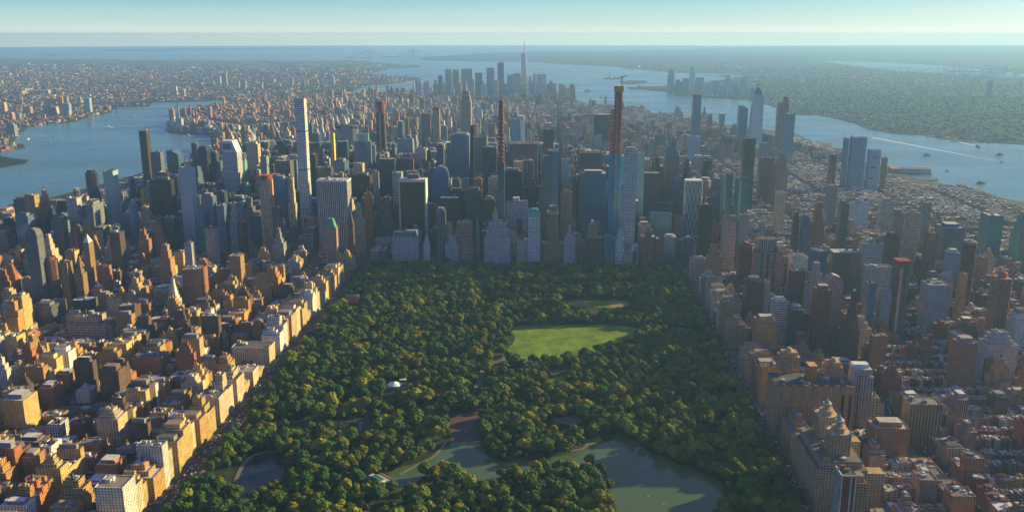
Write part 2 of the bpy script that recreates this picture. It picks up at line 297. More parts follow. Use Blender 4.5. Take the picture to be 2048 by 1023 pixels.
LAWNS = [G([(1140, 600), (1250, 601), (1262, 610), (1240, 616), (1150, 614), (1134, 608)]), G([(1092, 760), (1140, 746), (1150, 754), (1125, 770), (1090, 782)]), G([(708, 834), (740, 836), (742, 846), (706, 846)]), G([(1165, 880), (1200, 874), (1206, 882), (1172, 892)]), G([(838, 880), (862, 878), (870, 892), (846, 905), (828, 908)]), G([(548, 860), (600, 852), (604, 866), (552, 878)])]
for P in LAWNS: sheet('lawn', jag(P, 1.5, 15), .5, MLAWN)
def ell(px, py, rx, ry, n=28): return G([(px + rx * math.cos(t * 2 * math.pi / n), py + ry * math.sin(t * 2 * math.pi / n)) for t in range(n)])
INF = [ell(1158, 607, 17, 5.5), ell(1235, 608, 17, 6)]
for P in INF: sheet('infield_ground', P, .75, MDIRT)
PLAZA = G([(893, 826), (955, 824), (963, 880), (902, 885)]); sheet('terrace_pavement', jag(PLAZA, .5, 10), .6, MBRK)
PAVS = [G([(985, 740), (990, 718), (1008, 712), (1014, 722), (1004, 742)]), G([(1108, 836), (1150, 830), (1168, 842), (1150, 850), (1112, 846)]), G([(716, 844), (735, 846), (738, 862), (715, 862)]), G([(890, 586), (940, 588), (950, 596), (900, 597)]), G([(530, 788), (540, 788), (546, 803), (534, 803)]), G([(760, 768), (830, 764), (835, 776), (770, 783)]), G([(1335, 655), (1375, 655), (1380, 668), (1340, 668)]), G([(1262, 660), (1285, 655), (1295, 662), (1275, 668)])]
for P in PAVS: sheet('plaza_pavement', P, .6, MPAVE)
def ribbon(name, pts, wd, z, mt, px=True):
    P = G(pts) if px else pts; A = []; B = []
    Q = []
    for i in range(len(P) - 1):          # smooth the line a little
        for k in range(6):
            t = k / 6; p0 = P[max(i - 1, 0)]; p1 = P[i]; p2 = P[i + 1]; p3 = P[min(i + 2, len(P) - 1)]
            Q.append(tuple(.5 * (2 * p1[j] + (p2[j] - p0[j]) * t + (2 * p0[j] - 5 * p1[j] + 4 * p2[j] - p3[j]) * t * t + (3 * p1[j] - p0[j] - 3 * p2[j] + p3[j]) * t ** 3) for j in (0, 1)))
    Q.append(P[-1])
    for i, p in enumerate(Q):
        a = Q[max(i - 1, 0)]; b = Q[min(i + 1, len(Q) - 1)]; d = math.hypot(b[0] - a[0], b[1] - a[1]) or 1; nx, ny = -(b[1] - a[1]) / d, (b[0] - a[0]) / d
        A.append((p[0] + nx * wd / 2, p[1] + ny * wd / 2)); B.append((p[0] - nx * wd / 2, p[1] - ny * wd / 2))
    V = [(x, y, z) for x, y in A] + [(x, y, z) for x, y in B]; m = len(A)
    me = bpy.data.meshes.new(name); me.from_pydata(V, [], [(i, i + m, i + m + 1, i + 1) for i in range(m - 1)]); me.materials.append(mt)
    o = bpy.data.objects.new(name, me); C.objects.link(o); o['kind'] = 'structure'; return Q, wd
ROADS = [ribbon('park_road', [(60, -1800), (120, -1450), (200, -1150), (190, -900), (120, -600), (160, -300), (330, -90), (560, -80), (740, -220), (790, -520), (760, -800), (790, -1100), (800, -1500)], 11, .8, MASPH, False),
    ribbon('park_road', [(20, -1040), (190, -1010), (380, -960), (560, -930), (770, -900), (826, -1040)], 10, .95, MASPH, False), ribbon('park_path', [(365, -930), (372, -800), (380, -640), (392, -500)], 12, .9, MPATH, False),
    ribbon('park_path', [(800, 950), (812, 942), (835, 930), (862, 916), (880, 900), (892, 884)], 5, .85, MPATH), ribbon('park_path', [(470, 965), (478, 945), (492, 922), (515, 908), (560, 902)], 6, .85, MPATH),
    ribbon('park_path', [(1140, 902), (1165, 897), (1180, 886), (1200, 880)], 5, .85, MPATH), ribbon('park_path', [(520, 850), (575, 845), (620, 838), (680, 820), (740, 800)], 6, .85, MPATH),
    ribbon('park_path', [(640, 780), (700, 760), (790, 740), (880, 745), (990, 730)], 5, .85, MPATH), ribbon('park_path', [(1040, 730), (1110, 742), (1240, 735), (1330, 745), (1400, 790)], 5, .85, MPATH),
    ribbon('park_path', [(1230, 676), (1275, 668), (1300, 650), (1290, 630)], 5, .85, MPATH)]
NOTREE = [(P, 3.5) for P in [LAKE, POND, MEAD, PLAZA] + LAWNS + PAVS] + [(P, 6) for P in INF] + [(G([(1128, 597), (1265, 599), (1276, 615), (1262, 632), (1140, 630), (1124, 611)]), 2)]
# blocks (pavement slabs) of Manhattan
ac = []
def block_list():
    out = []
    for j in range(-28, 46):
        y0, y1 = j * BK + 9, (j + 1) * BK - 9
        if j < 0: xs = [(AV[i] + 15, AV[i + 1] - 15) for i in range(len(AV) - 1)] + [(AVW[i] + 15, AVW[i + 1] - 15) for i in range(len(AVW) - 1)]
        else: al = AV + [285, 530] + AVW; xs = [(al[i] + 14, al[i + 1] - 14) for i in range(len(al) - 1)]
        for x0, x1 in xs: out.append((x0, x1, y0, y1))
        if 20 <= j < 46:
            for i in range(9): out.append((-2900 + i * 160, -2750 + i * 160, y0, y1))
    al = [-2900, -2650, -2400, -2150, -1900, -1650, -1455, -1200, -1000, -790, -590, -410, -280, -140, 0, 170, 340, 530, 700, 880, 1060, 1240, 1420, 1600]
    for j in range(46, 96):
        for i in range(len(al) - 1): out.append((al[i] + 9, al[i + 1] - 9, j * BK + 7, (j + 1) * BK - 7))
    res = []
    for b in out:
        cx, cy = (b[0] + b[1]) / 2, (b[2] + b[3]) / 2
        if not all(inpoly(x, y, MANH) for x, y in ((b[0], b[2]), (b[1], b[2]), (b[1], b[3]), (b[0], b[3]))): continue
        p = pr(cx, cy, 0)
        if p[0] < -160 or p[0] > 2200 or p[1] > 1160: 
            if not (-300 < p[0] < 2380 and p[1] < 1260): continue
        res.append(b)
    return res
BLOCKS = block_list()
pv = Acc()
for x0, x1, y0, y1 in BLOCKS: pv.plain(x0 - 4, x1 + 4, y0 - 3.5, y1 + 3.5, 0.0, .35, (.12, .118, .112))
pv.plain(828, 833, -1900, -14, 0, .4, (.15, .145, .135)); pv.plain(-1, 4, -1900, -14, 0, .4, (.15, .145, .135))
o = pv.obj('pavement'); o['kind'] = 'structure'
# yard greenery: low soil and grass inside the blocks is part of the pavement object; trees come later
# piers on the big river
pn = 0
for q, lab in (([(1626, 285), (1632, 282), (1668, 288), (1664, 293)], 'longest dark finger pier below the tall glass tower by the big river'), ([(1664, 297), (1668, 294), (1692, 297), (1690, 300)], 'short grey pier just upstream of the long dark one'), ([(1852, 270), (1900, 273), (1899, 275), (1850, 271.5)], 'thin far bank pier, first from the bend'),
        ([(1884, 275), (1945, 277.5), (1944, 279.5), (1882, 276.5)], 'thin far bank pier, middle one of three'), ([(1904, 280), (1962, 281), (1962, 283), (1903, 282)], 'thin far bank pier nearest the camera'), ([(1835, 369), (1932, 368), (1934, 372), (1838, 374)], 'long low pier upstream of the shed pier'),
        ([(1880, 379), (1962, 378), (1966, 383), (1886, 385)], 'broad pier with pale deck near the sail shaped berth'), ([(1560, 196), (1612, 201), (1610, 204), (1560, 199)], 'faint far pier beside the far bank towers'), ([(1845, 356), (1878, 357), (1876, 360), (1842, 360)], 'stubby pier right behind the shed pier')):
    P = G(q); o = sheet('pier', P, .8, simple('pier_deck', (.10, .10, .095), .9, 0, .3, .02), kind=None, thick=4.2); tag(o, lab, 'pier', 'piers on the rivers')
# ------------------------------------------------------------------ buildings
def jit(c, k=.12):
    q = 1 + rnd.uniform(-k, k); return tuple(max(0, min(1, v * q * (1 + rnd.uniform(-.03, .03)))) for v in c)
ROOFC = [(.30, .30, .29), (.18, .18, .18), (.42, .41, .39), (.08, .08, .08), (.25, .21, .17), (.55, .55, .53), (.13, .12, .12)]
def rec(**k):
    k.setdefault('roof', rnd.choice(ROOFC)); k.setdefault('form', 'box'); k.setdefault('lab', None); k.setdefault('hero', False); k.setdefault('cn', ''); return k
def style(s):
    st = list(ST[s[0]]); g = GL[s[1]] if len(s) > 1 else GL['d']
    if len(s) > 2: q = float(s[2:]); st[1] = st[1] * q / st[0] if s[0] in 'GgM' else st[1]; st[0] = q
    return tuple(st), g
HERO = """
T|277|299|261|380|929|30|Hd|bronze|box|slim black glass slab tower beside the river, tallest on the river side
T|166|198|341|405|650|35|Vd|black|oct|dark round topped glass tower standing just left of the green glass slab
T|205|236|342|457|300|34|Hm|mint|box|tall green glass slab with bright sunlit mint coloured side
T|143|162|377|395|520|25|Gd|dgray|oct|small dark domed tower in front of the river
T|254|271|353|405|700|25|Gd|dblue|oct|dark narrow tower with rounded crown, left of the slim black slab
T|253|276|405|500|150|22|Hb4|blue|oct|pale blue glass tower with banded floors and round corners
A|131|163|396|455|100|28|Vd|white|box|white brick slab with two bright sunlit side strips
T|103|134|435|505|-100|26|Vd|dgray|box|dark ribbed tower with stepped yellow sunlit side
A|47|85|458|560|-420|26|Ad|dgray|dome|tall dark tower with arched open crown and yellow balcony side
A|163|185|470|575|-350|22|Vd|tan|pyrs|slender pale tower with white pointed crown
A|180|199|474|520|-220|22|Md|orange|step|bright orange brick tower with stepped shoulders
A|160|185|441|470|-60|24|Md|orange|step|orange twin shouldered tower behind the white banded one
A|218|249|465|545|-250|26|Vd|brown|box|dark brown tower with thin golden stripes on its corner
A|26|50|398|430|180|30|Md|dgray|box|dark slab at the left end of the cream riverside cluster
A|48|78|390|430|150|26|Vd|cream|box|cream slab with sunlit stepped side near the river
A|72|103|381|420|200|30|Md|tan|step|broad cream apartment block with tall white ends by the river
A|140|160|457|495|-100|24|Hd5|red|box|red brick tower with thin white floor bands
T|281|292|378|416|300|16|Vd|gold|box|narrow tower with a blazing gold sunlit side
T|290|299|362|400|420|20|Md|gray|oct|slim grey tower with small round top beside the black office block
T|299|353|355|440|330|46|Vk|black|crown|wide black office block with one pale band
T|356|390|336|483|60|34|Hs4|lblue|box|tall pale glass tower with striped floors and glowing yellow edge
T|442|482|282|388|459|46|Hd4|silver|slant|silver banded tower with steep slanted roof
T|483|494|322|360|520|24|Gm|aqua|box|narrow aqua glass tower right of the slanted roof tower
T|483|503|365|395|480|30|Hm|aqua|oct|low curved aqua glass building with rounded ends
T|393|420|292|372|800|36|Vk|black|dome|black ribbed tower with shallow grey dome
T|382|398|286|340|1100|28|Gd|dgray|box|dark grey tower behind the black domed one
T|332|366|301|352|1000|50|Gt|dblue|wedge|broad dark blue glass block with sloping right shoulder by the river
T|300|327|304|345|900|30|Md|slate|box|slate coloured block with red brick strip near the river
T|352|366|396|420|250|20|Gd|dgray|box|small grey block in the shade of the striped glass tower
T|517|546|361|499|-30|26|gd|ltan|scaf|pale gridded tower under construction with orange scaffolding on top
T|520|537|313|337|350|22|Vd|mint|box|pale green tower just behind the orange scaffolding
T|549|587|322|352|500|40|gk5|dgray|box|dark flat topped office block with square window grid
T|547|575|353|420|250|30|Gb|blue|crown|blue grey glass tower left of the thin white supertall
A|573|592|357|463|120|22|Md|ltan|step|pale limestone tower with narrow stepped top left of the thin white supertall
T|588|612.7|198|440|223|28|gb6.2|white|grid432|thin white square grid supertall, tallest on the left
T|434|455|383|410|200|26|Gd|dblue|box|dark blue block below the slanted roof tower
T|432|454|411|500|0|24|Gb|blue|box|grey blue glass tower below the slanted roof tower
A|456|478|410|508|-60|24|Vd|lgray|step|pale ribbed tower with ragged white top
A|472|496|445|502|-90|26|Vk|black|oct|black curved tower with pale disc roof
T|544|565|417|470|-60|20|Gd|dgray|box|dark green glass tower with bright right edge
A|542|571|458|520|-90|26|Md|gray|step|grey office block with small stepped top beside the avenue
T|392|414|425|512|-20|26|Ht|teal|dome|dark green glass tower with ringed dome
A|409|436|457|520|-150|26|Md|gray|box|grey masonry block with sunlit rooftop boxes
T|364|393|486|532|-330|26|Bd|gray|flare|windowless concrete tower with flared base
A|314|347|491|548|-300|26|Md|tan|step|brown shaded block with stepped shoulders
A|457|488|512|546|-350|26|gd4|tan|box|square slab with regular window grid
A|363|415|539|572|-450|40|Md|brick|box|wide brick block with bright orange side
T|632|702|361|475|32|50|Vd5.2|lgray|gm|wide white office slab with vertical marble ribs
A|646|675|438|493|-120|26|Md|pink|mansg|pink stone hotel tower with green copper mansard roof
A|693|707|414|487|-20|16|Md|brown|spire|slim brown hotel tower with steep dark pointed roof
A|703|730|408|500|80|30|Md|ltan|step|pale ziggurat tower with sunlit white setbacks
T|796.6|855|359|455|147|40|Gk|silver|frame|black glass tower framed in pale travertine
A|783|840|465|516|24|45|Md4|lgray|plaza|wide white hotel with green copper mansard roof facing the park
A|750|783|479|505|110|35|Vd|white|box|white low store building left of the green roofed hotel
T|670|717|251|284|1216|40|Md|gray|met|wide grey slab with flattened ends and lettered top band
T|673|697|283|322|900|30|Gk|dblue|box|dark blue box tower below the wide grey slab
T|705|744|268|330|800|40|Vb|slate|octc|tall blue grey tower with glassy light blue crown
T|748|773|203|310|1300|45|Vd|bronze|vander|dark tapering tower with maroon unfinished top
T|758|793|318|400|560|40|Gk|dblue|box|plain dark office slab left of the black framed tower
T|793|830|317|346|610|40|Vd|maroon|box|purple grey office slab behind the black framed tower
T|784|806|345|412|300|30|gd|lgray|box|pale grey gridded slab touching the black framed tower
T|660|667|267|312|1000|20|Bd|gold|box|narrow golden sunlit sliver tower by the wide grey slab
T|617|644|286|340|720|34|Gd|dblue|box|dark blue glass slab just right of the thin white supertall
T|614|635|309|380|450|30|Gk|bronze|box|dark bronze tower right of the thin white supertall
T|634|667|335|360|300|34|Gd|slate|box|slate block right behind the ribbed white slab
T|669|696|346|361|320|30|Md|tan|step|masonry block with sunlit gables behind the ribbed white slab
T|702|745|347|402|350|44|Gk|brown|crown|dark brown block with cluttered red roof
T|727|744|387|448|150|20|Bd|rred|box|narrow reddish slab beside the ziggurat tower
T|745|758|345|400|330|26|Vd|lgray|box|thin pale shaft between the dark brown block and the dark slab
T|795|828|278|312|1250|40|Vb6|gray|box|blue glass block with three white columns
T|834|850|226|300|2600|45|Md|ltan|pyrg|stone tower with pointed gold roof
T|842|862|227|262|2500|35|Gd|maroon|box|purple brown box right of the gold roofed tower
T|865|880|214|290|2300|30|Vd|ltan|redtop|slim striped tower with red unfinished top
T|921|943|182|272|2069|42|Vd4|ltan|empire|tall limestone skyscraper with stepped crown and mast
T|936|948|251|395|489|22|Gk|black|taperw|black blade shaped tower, thin and tapering
T|897|941|270|362|778|60|Vb4|slate|rock|broad slab skyscraper with vertical stripes and stepped left edge
T|863|898|333|412|450|36|Vb|dblue|dome|dark blue ribbed tower with curved shoulders
T|965|993|294|352|700|34|Gk|dblue|box|dark glass box left of the red topped needle
T|947|975|274|332|850|34|Vd5|gray|box|grey tower with broad vertical stripes
T|995.5|1009|200|430|110|20|Vb2.5|bronze|needle|needle thin tower with red lattice top under construction
T|1022|1051|239|287|1380|44|Vb|lblue|boa|faceted pale blue glass tower with white spire
T|1019|1076|288|326|700|46|Vd4|maroon|box|very wide purple grey ribbed office slab
T|1008|1045|338|402|330|40|Gk|black|crown|black office slab with white trimmed roof
T|1046|1068|321|362|480|30|Vd5|slate|box|slate tower with pale vertical ribs
T|1096|1118|285|420|150|30|Hb5|slate|one57|blue and bronze striped tower with white framed glass top
T|1086|1100|311|372|170|24|Gb|tan|dome|bronze glass tower with curved white edged top
T|1087|1108|259|300|900|30|Gd|maroon|box|dark maroon topped tower behind the striped tower
T|1123|1139|318|356|400|24|Gm|lblue|box|pale teal glass block beside pink signs
T|872|892|416|510|40|22|Vd4|dgray|crown|slim tower with white vertical stripes and ornate cap
T|879|919|396|452|180|36|Gk|black|box|black office block with two sunlit brown fins
T|932|965|376|447|200|34|Gk|slate|crown|dark tower with white lettered roof edge
T|947|965|358|380|260|22|gd|brick|box|small brown gridded block above the dark lettered tower
A|919|946|442|522|10|30|Hd3.6|pink|round|brown rounded apartment tower facing the park
A|890|919|472|519|25|28|Md|lgray|step|pale stepped apartment house left of the brown rounded one
A|846|861|474|511|30|22|Md|white|step|small white ornate apartment house by the green roofed hotel
T|950|960|440|500|70|18|Md|gray|step|narrow grey stepped tower right of the brown rounded one
A|968|1021|420|521|20|36|Md|lgray|sherry|broad pale stepped hotel with gold capped tower
T|1011|1055|404|470|180|34|gb|lgray|slot|pale slab with dark vertical slot behind the hotels
A|1056|1081|418|516|15|24|gb4.2|white|horns|white gridded tower with teal peaked roof and corner horns
A|1082|1128|414|516|25|34|Vd|tan|essex|tan hotel with tall narrow tower on a broad base
A|1128|1151|455|516|15|28|Md|lgray|step|pale stepped apartment house with small green top
T|1121|1145|379|440|180|24|Md|pink|crown|pinkish grey tower right of the striped tower
A|1034|1056|480|512|30|22|Md|lgray|box|low pale hotel left of the horned white tower
T|1222|1247|172|450|110|30|Hb5|blue|cpt|tallest tower, blue glass with red floors and yellow top, under construction
T|1187|1222|229|262|2086|60|Gk|black|box|wide black box tower far behind, left of the tallest tower
A|1243|1275|299|480|44|26|gd4.2|white|two20|white limestone supertall with regular window grid
T|1274|1290|307|350|250|26|gm5|mint|box|pale green gridded tower peeking out right of the white supertall
A|1231|1249|458|512|15|22|Md|white|step|white apartment house at the foot of the white supertall
A|1172|1206|445|514|30|30|Md|brown|upper|brown apartment block with sunlit upper tower
A|1208|1230|469|512|35|24|Gb|blue|crown|blue grey modern block beside the brown apartment block
A|1262|1278|487|512|12|22|Md|white|oct|small white round cornered house at the foot of the white supertall
T|1276|1301|445|480|70|28|Vd|lgray|crown|grey ribbed block right of the white supertall
A|1281|1311|454|516|20|28|Md|brick|gable|red brown apartment house with peaked centre
A|1311|1324|477|514|22|22|Md|brick|box|narrow brick house next to the peaked red brown one
T|1327|1353|470|512|60|26|Bd|lgray|round|white curved museum block at the corner of the park
T|1329|1361|285|410|761|36|Vd|pink|wwp|pink brick tower with green glass pyramid roof
T|1345|1360|355|410|600|22|Gb|blue|crown|slim blue glass tower in front of the pyramid roofed tower
T|1369|1405|363|480|210|36|Gt|teal|hearst|teal glass tower with diamond shaped steel lattice
T|1397|1424|410|490|-60|24|Gk|bronze|box|dark bronze glass tower at the park corner
T|1424|1436|444|486|20|20|Gd|rred|box|small tower with copper coloured reflection beside the bronze one
T|1299|1344|427|470|150|34|Hm5|teal|box|low dark building with glowing teal roof stripes
T|1348|1369|432|466|200|24|Md|pink|box|pink brown block left of the lattice tower
T|1277|1321|346|440|300|34|Gk|dgray|box|dark office tower right of the white supertall
T|1398|1424|356|396|500|30|Md|pink|oct|pink stone tower behind the lattice tower
T|1159|1205|306|346|720|44|Vd4|maroon|box|wide purple ribbed slab left of the tallest tower
T|1159|1214|342|440|260|40|Ht4|dblue|crown|dark green glass complex with busy roof left of the tallest tower
T|1383|1405|193|275|2168|50|Gb|dblue|taper|tall dark glass tower standing alone against the river
T|1376|1402|273|313|1700|40|Hb5|lblue|box|pale blue slab in front of the lone dark glass tower
T|1476|1497|211|275|2330|45|Gb|blue|wedge|pale blue glass tower with slanting top by the big river
T|1499|1530|180|287|2180|60|Gs|lblue|yards|tallest far riverside tower, tapering glass with pointed corner and crane
T|1554|1568|205|300|2250|35|Gd|gray|box|grey tower forming the left half of a riverside pair
T|1566|1579|194|300|2350|35|Gd|slate|redtop|slim tower with reddish top right behind the grey riverside one
T|1568|1591|228|325|1950|45|Gb|dblue|box|plain dark blue glass tower nearest the wide river bend
T|1486|1512|277|346|900|40|Vk|black|box|black ribbed slab left of the wide purple one
T|1519|1534|286|318|1500|30|Gb|blue|box|small blue tower above the wide purple slab
T|1518|1550|316|366|900|40|Vd|maroon|box|wide purple red apartment slab
T|1550|1579|308|370|850|36|Vd|pink|step|dull pink slab with white topped corner
T|1658|1674|310|356|800|28|Vd|maroon|box|lone purple brick tower left of the glass twins
T|1437|1451|227|258|3200|40|Gd|lgray|flaretop|pale tower widening to the top by the river
T|1414|1425|229|258|3300|40|Vd|maroon|box|reddish slab right of the lone dark glass tower
T|1461|1477|249|275|2600|45|Vd|slate|step|low slate tower left of the slanting top tower
T|1687|1699|277|366|1300|34|Gb|dblue|box|left thin slab of the glass twin pair by the river
T|1700|1735|275|366|1300|36|Hb5|blue|box|right wide slab of the glass twin pair by the river
T|1735|1763|300|366|1250|36|Hb4|lblue|notch|pale glass tower with three dark notches
T|1763|1776|316|362|1260|30|Vd|brick|box|brick brown tower attached to the notched pale one
T|1702|1740|395|440|450|40|Bd|lblue|white2|blank pale block with raised white head
T|1757|1788|398|440|480|34|Vd|lgray|crown|grey slab right of the blank pale block
T|1652|1676|371|430|500|30|Vd|gray|box|purple grey slab left of the blank pale block
A|1677|1699|403|500|80|26|Vd4|dgray|crown|dark striped tower below the blank pale block
T|1839|1864|405|452|150|30|Vd|gray|box|plain grey tower right of the pale twins
A|1779|1811|420|545|-40|28|Vd|ltan|crown|left one of the tall pale twin towers
A|1812|1842|421|575|-70|28|gd4|ltan|crown|right one of the tall pale twin towers, finely gridded
A|1623|1653|406|500|50|30|Md|brick|step|tall reddish brown tower with stepped ragged top
A|1585|1601|426|502|30|22|Md|brown|step|slim brown tower left of the reddish ragged one
A|1602|1622|430|500|20|24|Gb|slate|crown|bluish glass tower between two brown towers
T|1550|1573|385|428|350|26|Md|ltan|box|pale slab with white sunlit side above low roofs
T|1441|1467|350|432|110|30|Gt|dblue|tw|left dark glass twin tower at the park corner
T|1470|1499|357|430|70|30|Gt|slate|tw|right dark glass twin tower at the park corner
A|1478|1499|430|482|-20|22|Md|gray|box|grey slab in front of the right dark glass twin
A|1444|1474|432|545|-150|26|gd3.6|ltan|cpw15|tall pale limestone tower with copper lit corner top
A|1413|1444|490|562|-190|26|Md|tan|step|stepped tan apartment house at the park corner
A|1476|1506|485|562|-230|26|Md|red|dome|dark red apartment tower with curved gable
A|1506|1567|495|582|-260|40|Md4|pink|crown2|very broad pink brown tower with golden sunlit end
A|1577|1619|510|552|-250|36|gm5|white|crown|white and teal apartment block with curved front
A|1577|1613|542|577|-330|30|Md|red|box|low red block in front of the white and teal one
A|1655|1719|505|547|-350|44|Vd3|brown|box|long brown finned slab beside a dark hall
A|1618|1655|502|547|-340|40|Bd|dblue|box|dark windowless hall left of the long brown slab
T|1719|1768|487|534|-330|24|Hb4|gray|box|thin grey green slab standing behind the curved pale one
A|1727|1786|534|572|-420|30|gd4|lgray|box|pale dotted slab in front of the grey green one
A|1767|1801|467|532|-300|32|Vd|brown|mans|brown ribbed tower with dark mansard top
A|1849|1877|466|535|-150|28|Vd|brick|box|brick tower with cream sunlit side
T|1869|1932|450|512|-50|60|Vd4|dblue|crown|wide dark blue block with green planted roof
T|1961|2009|431|492|20|50|Gt|teal|box|teal glass block with one tall thin corner shaft
T|2025|2062|434|520|-10|50|Gt|slate|step|slate glass tower cut by the frame edge
A|1889|1922|500|536|-250|28|Gb|lblue|crown|pale blue apartment block below the wide dark blue one
A|1924|1957|484|610|-420|30|Hk3.6|brown|banded|tall dark tower with rounded banded floors
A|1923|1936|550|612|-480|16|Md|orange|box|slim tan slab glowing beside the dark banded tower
A|1982|2027|556|665|-620|34|Vd4|brick|tankt|tall brown ribbed tower with round roof tank
A|1786|1823|520|655|-600|30|Hd3.4|maroon|redroof|red framed glass tower with slanted red roof and cream strip
A|1876|1909|548|595|-450|28|Vd|gray|crown|grey ribbed block right of the red framed tower
A|1841|1901|570|650|-560|40|gb3.6|gray|box|broad grey gridded block right of the red framed tower
A|1729|1754|568|640|-600|24|Vb|slate|box|left bluish tower in front of the pale dotted slab
A|1756|1785|575|642|-600|24|gb|gray|crown|right bluish tower in front of the pale dotted slab
A|1645|1689|552|630|-580|32|Md|pink|dome|pink brown block with small round rooftop house
A|1612|1653|528|600|-500|30|Md|gray|step|grey stepped block with yellow lit terraces
A|1626|1665|573|642|-680|30|Vd|red|crown|deep red ribbed block with white roof
A|1689|1727|585|662|-740|30|Md|brown|ziggurat|dark brown pyramid shaped block
A|1488|1527|556|630|-520|32|Md|brown|crown|dark brown block facing the park behind a tan one
A|1527|1541|565|630|-540|18|Hd|gray|box|narrow grey balcony block joined to the dark brown one
A|1541|1578|597|642|-620|28|Hd5|white|crown|low block with broad white floor bands
A|1506|1556|635|685|-720|34|Md|tan|crown|tan stepped block on the park avenue with sunlit corner
A|1577|1608|613|648|-650|28|Gd|dgray|crown|dark glassy block with pale roof right of the banded one
A|1902|1958|678|728|-850|30|Md|brick|crown|brown block with pale colonnaded roof house
A|1958|2041|668|722|-800|40|Md|lgray|step|long pale grey block with ragged terraces
A|2019|2060|620|670|-650|30|Md|white|crown|white tower at the frame edge beside the ribbed brown one
A|1555|1690|700|800|-1000|40|Md|pink|majestic|orange brown twin towered apartment house with long ribbed front
A|1698|1746|732|872|-1010|24|gd4|lgray|whitet|tall pale tower with pink striped front behind the golden twin towered house
A|1673|1704|790|880|-1040|22|gd4|lgray|box|pale annex with dark flat roof left of the tall pale tower
A|1745|1759|795|840|-1000|22|gd|ltan|box|low sunlit annex right of the tall pale tower
A|1732|1822|848|897|-1130|34|Md|brick|crown|massive dark red brick block with rooftop house
A|1804|1886|808|857|-1060|30|Vd5|tan|box|long tan block with deep window bays
A|1899|1939|790|842|-1040|30|Vd|pink|crown|pinkish corner block by the diagonal avenue
A|1640|1726|798|1002|-1240|46|Md|tan|sanremo|golden twin towered apartment house with temple shaped tops
A|1670|1713|950|1040|-1380|24|gd3.6|red|whitef|red and white framed apartment tower at the bottom edge
A|1713|1736|955|1030|-1380|22|Md|tan|crown|narrow tan tower beside the red and white framed one
A|74|126|772|850|-990|34|Md|brick|crown|dark red brick tower with blazing orange side
A|0|76|793|880|-1080|40|Md|cream|crown|massive golden apartment block at the left edge
A|150|193|775|825|-960|26|Md|white|step|white stepped apartment block with round shouldered top
A|93|138|848|886|-1110|26|gd4|white|box|low white gridded brick building
A|138|186|846|890|-1110|26|Md|red|box|low dark red block with golden end
A|262|340|716|765|-840|40|Md|brick|box|wide flat roofed brick block with orange lit side
A|463|550|694|745|-770|36|Md|ltan|cornice|cream limestone palace block facing the park
A|67|120|608|690|-560|34|Hd4|dgray|crown|dark banded office like block with flat pale roof
A|144|196|600|630|-480|34|Hd4|dgray|box|second dark banded block with flat pale roof
A|133|232|636|690|-640|44|gd5|ltan|hosp|long pale hospital building with stepped wings
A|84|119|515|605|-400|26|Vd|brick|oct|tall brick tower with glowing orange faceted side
A|120|145|525|605|-430|24|Vd|tan|box|slim tan tower directly beside the glowing orange one
A|145|161|517|600|-420|20|Vd|tan|step|slim tan tower with ragged top right beside another tan one
A|330|360|560|600|-520|24|Md|white|ziggurat|white ziggurat apartment tower with bright terraces
"""
recs = []
def solve(Lp, Rp, tp, Y, dep):
    mid = (Lp + Rp) / 2; left = mid < 1108
    if left: x0 = atY(Lp, tp, Y)[0]; x1 = atY(Rp, tp, Y + dep)[0] if True else 0
    else: x1 = atY(Rp, tp, Y)[0]; x0 = atY(Lp, tp, Y + dep)[0]
    if x1 - x0 < 9:
        a, b = atY(Lp, tp, Y)[0], atY(Rp, tp, Y)[0]; x0, x1 = (a, b) if b - a > 9 else ((a + b) / 2 - 5, (a + b) / 2 + 5)
    return x0, x1, atY(mid, tp, Y)[2]
MASK = []
for ln in HERO.strip().split('\n'):
    k, Lp, Rp, tp, bp, Y, dep, s, c, form, lab = ln.split('|'); Lp, Rp, tp, bp, Y, dep = map(float, (Lp, Rp, tp, bp, Y, dep))
    x0, x1, h = solve(Lp, Rp, tp, Y, dep)
    st, g = style(s)
    recs.append(rec(kind='office_tower' if k == 'T' else 'apartment_building', x0=x0, x1=x1, y0=Y, y1=Y + dep, h=h, st=st, g=g, c=COLS[c], cn=c, form=form, lab=lab, hero=True))
    MASK.append((Lp, Rp, tp, bp, Y))
    if form == 'sanremo': recs[-1].update(x0=846, x1=936, y0=-1264, y1=-1148)
    if form == 'majestic': recs[-1].update(x0=845, x1=967, y0=-1042, y1=-948)
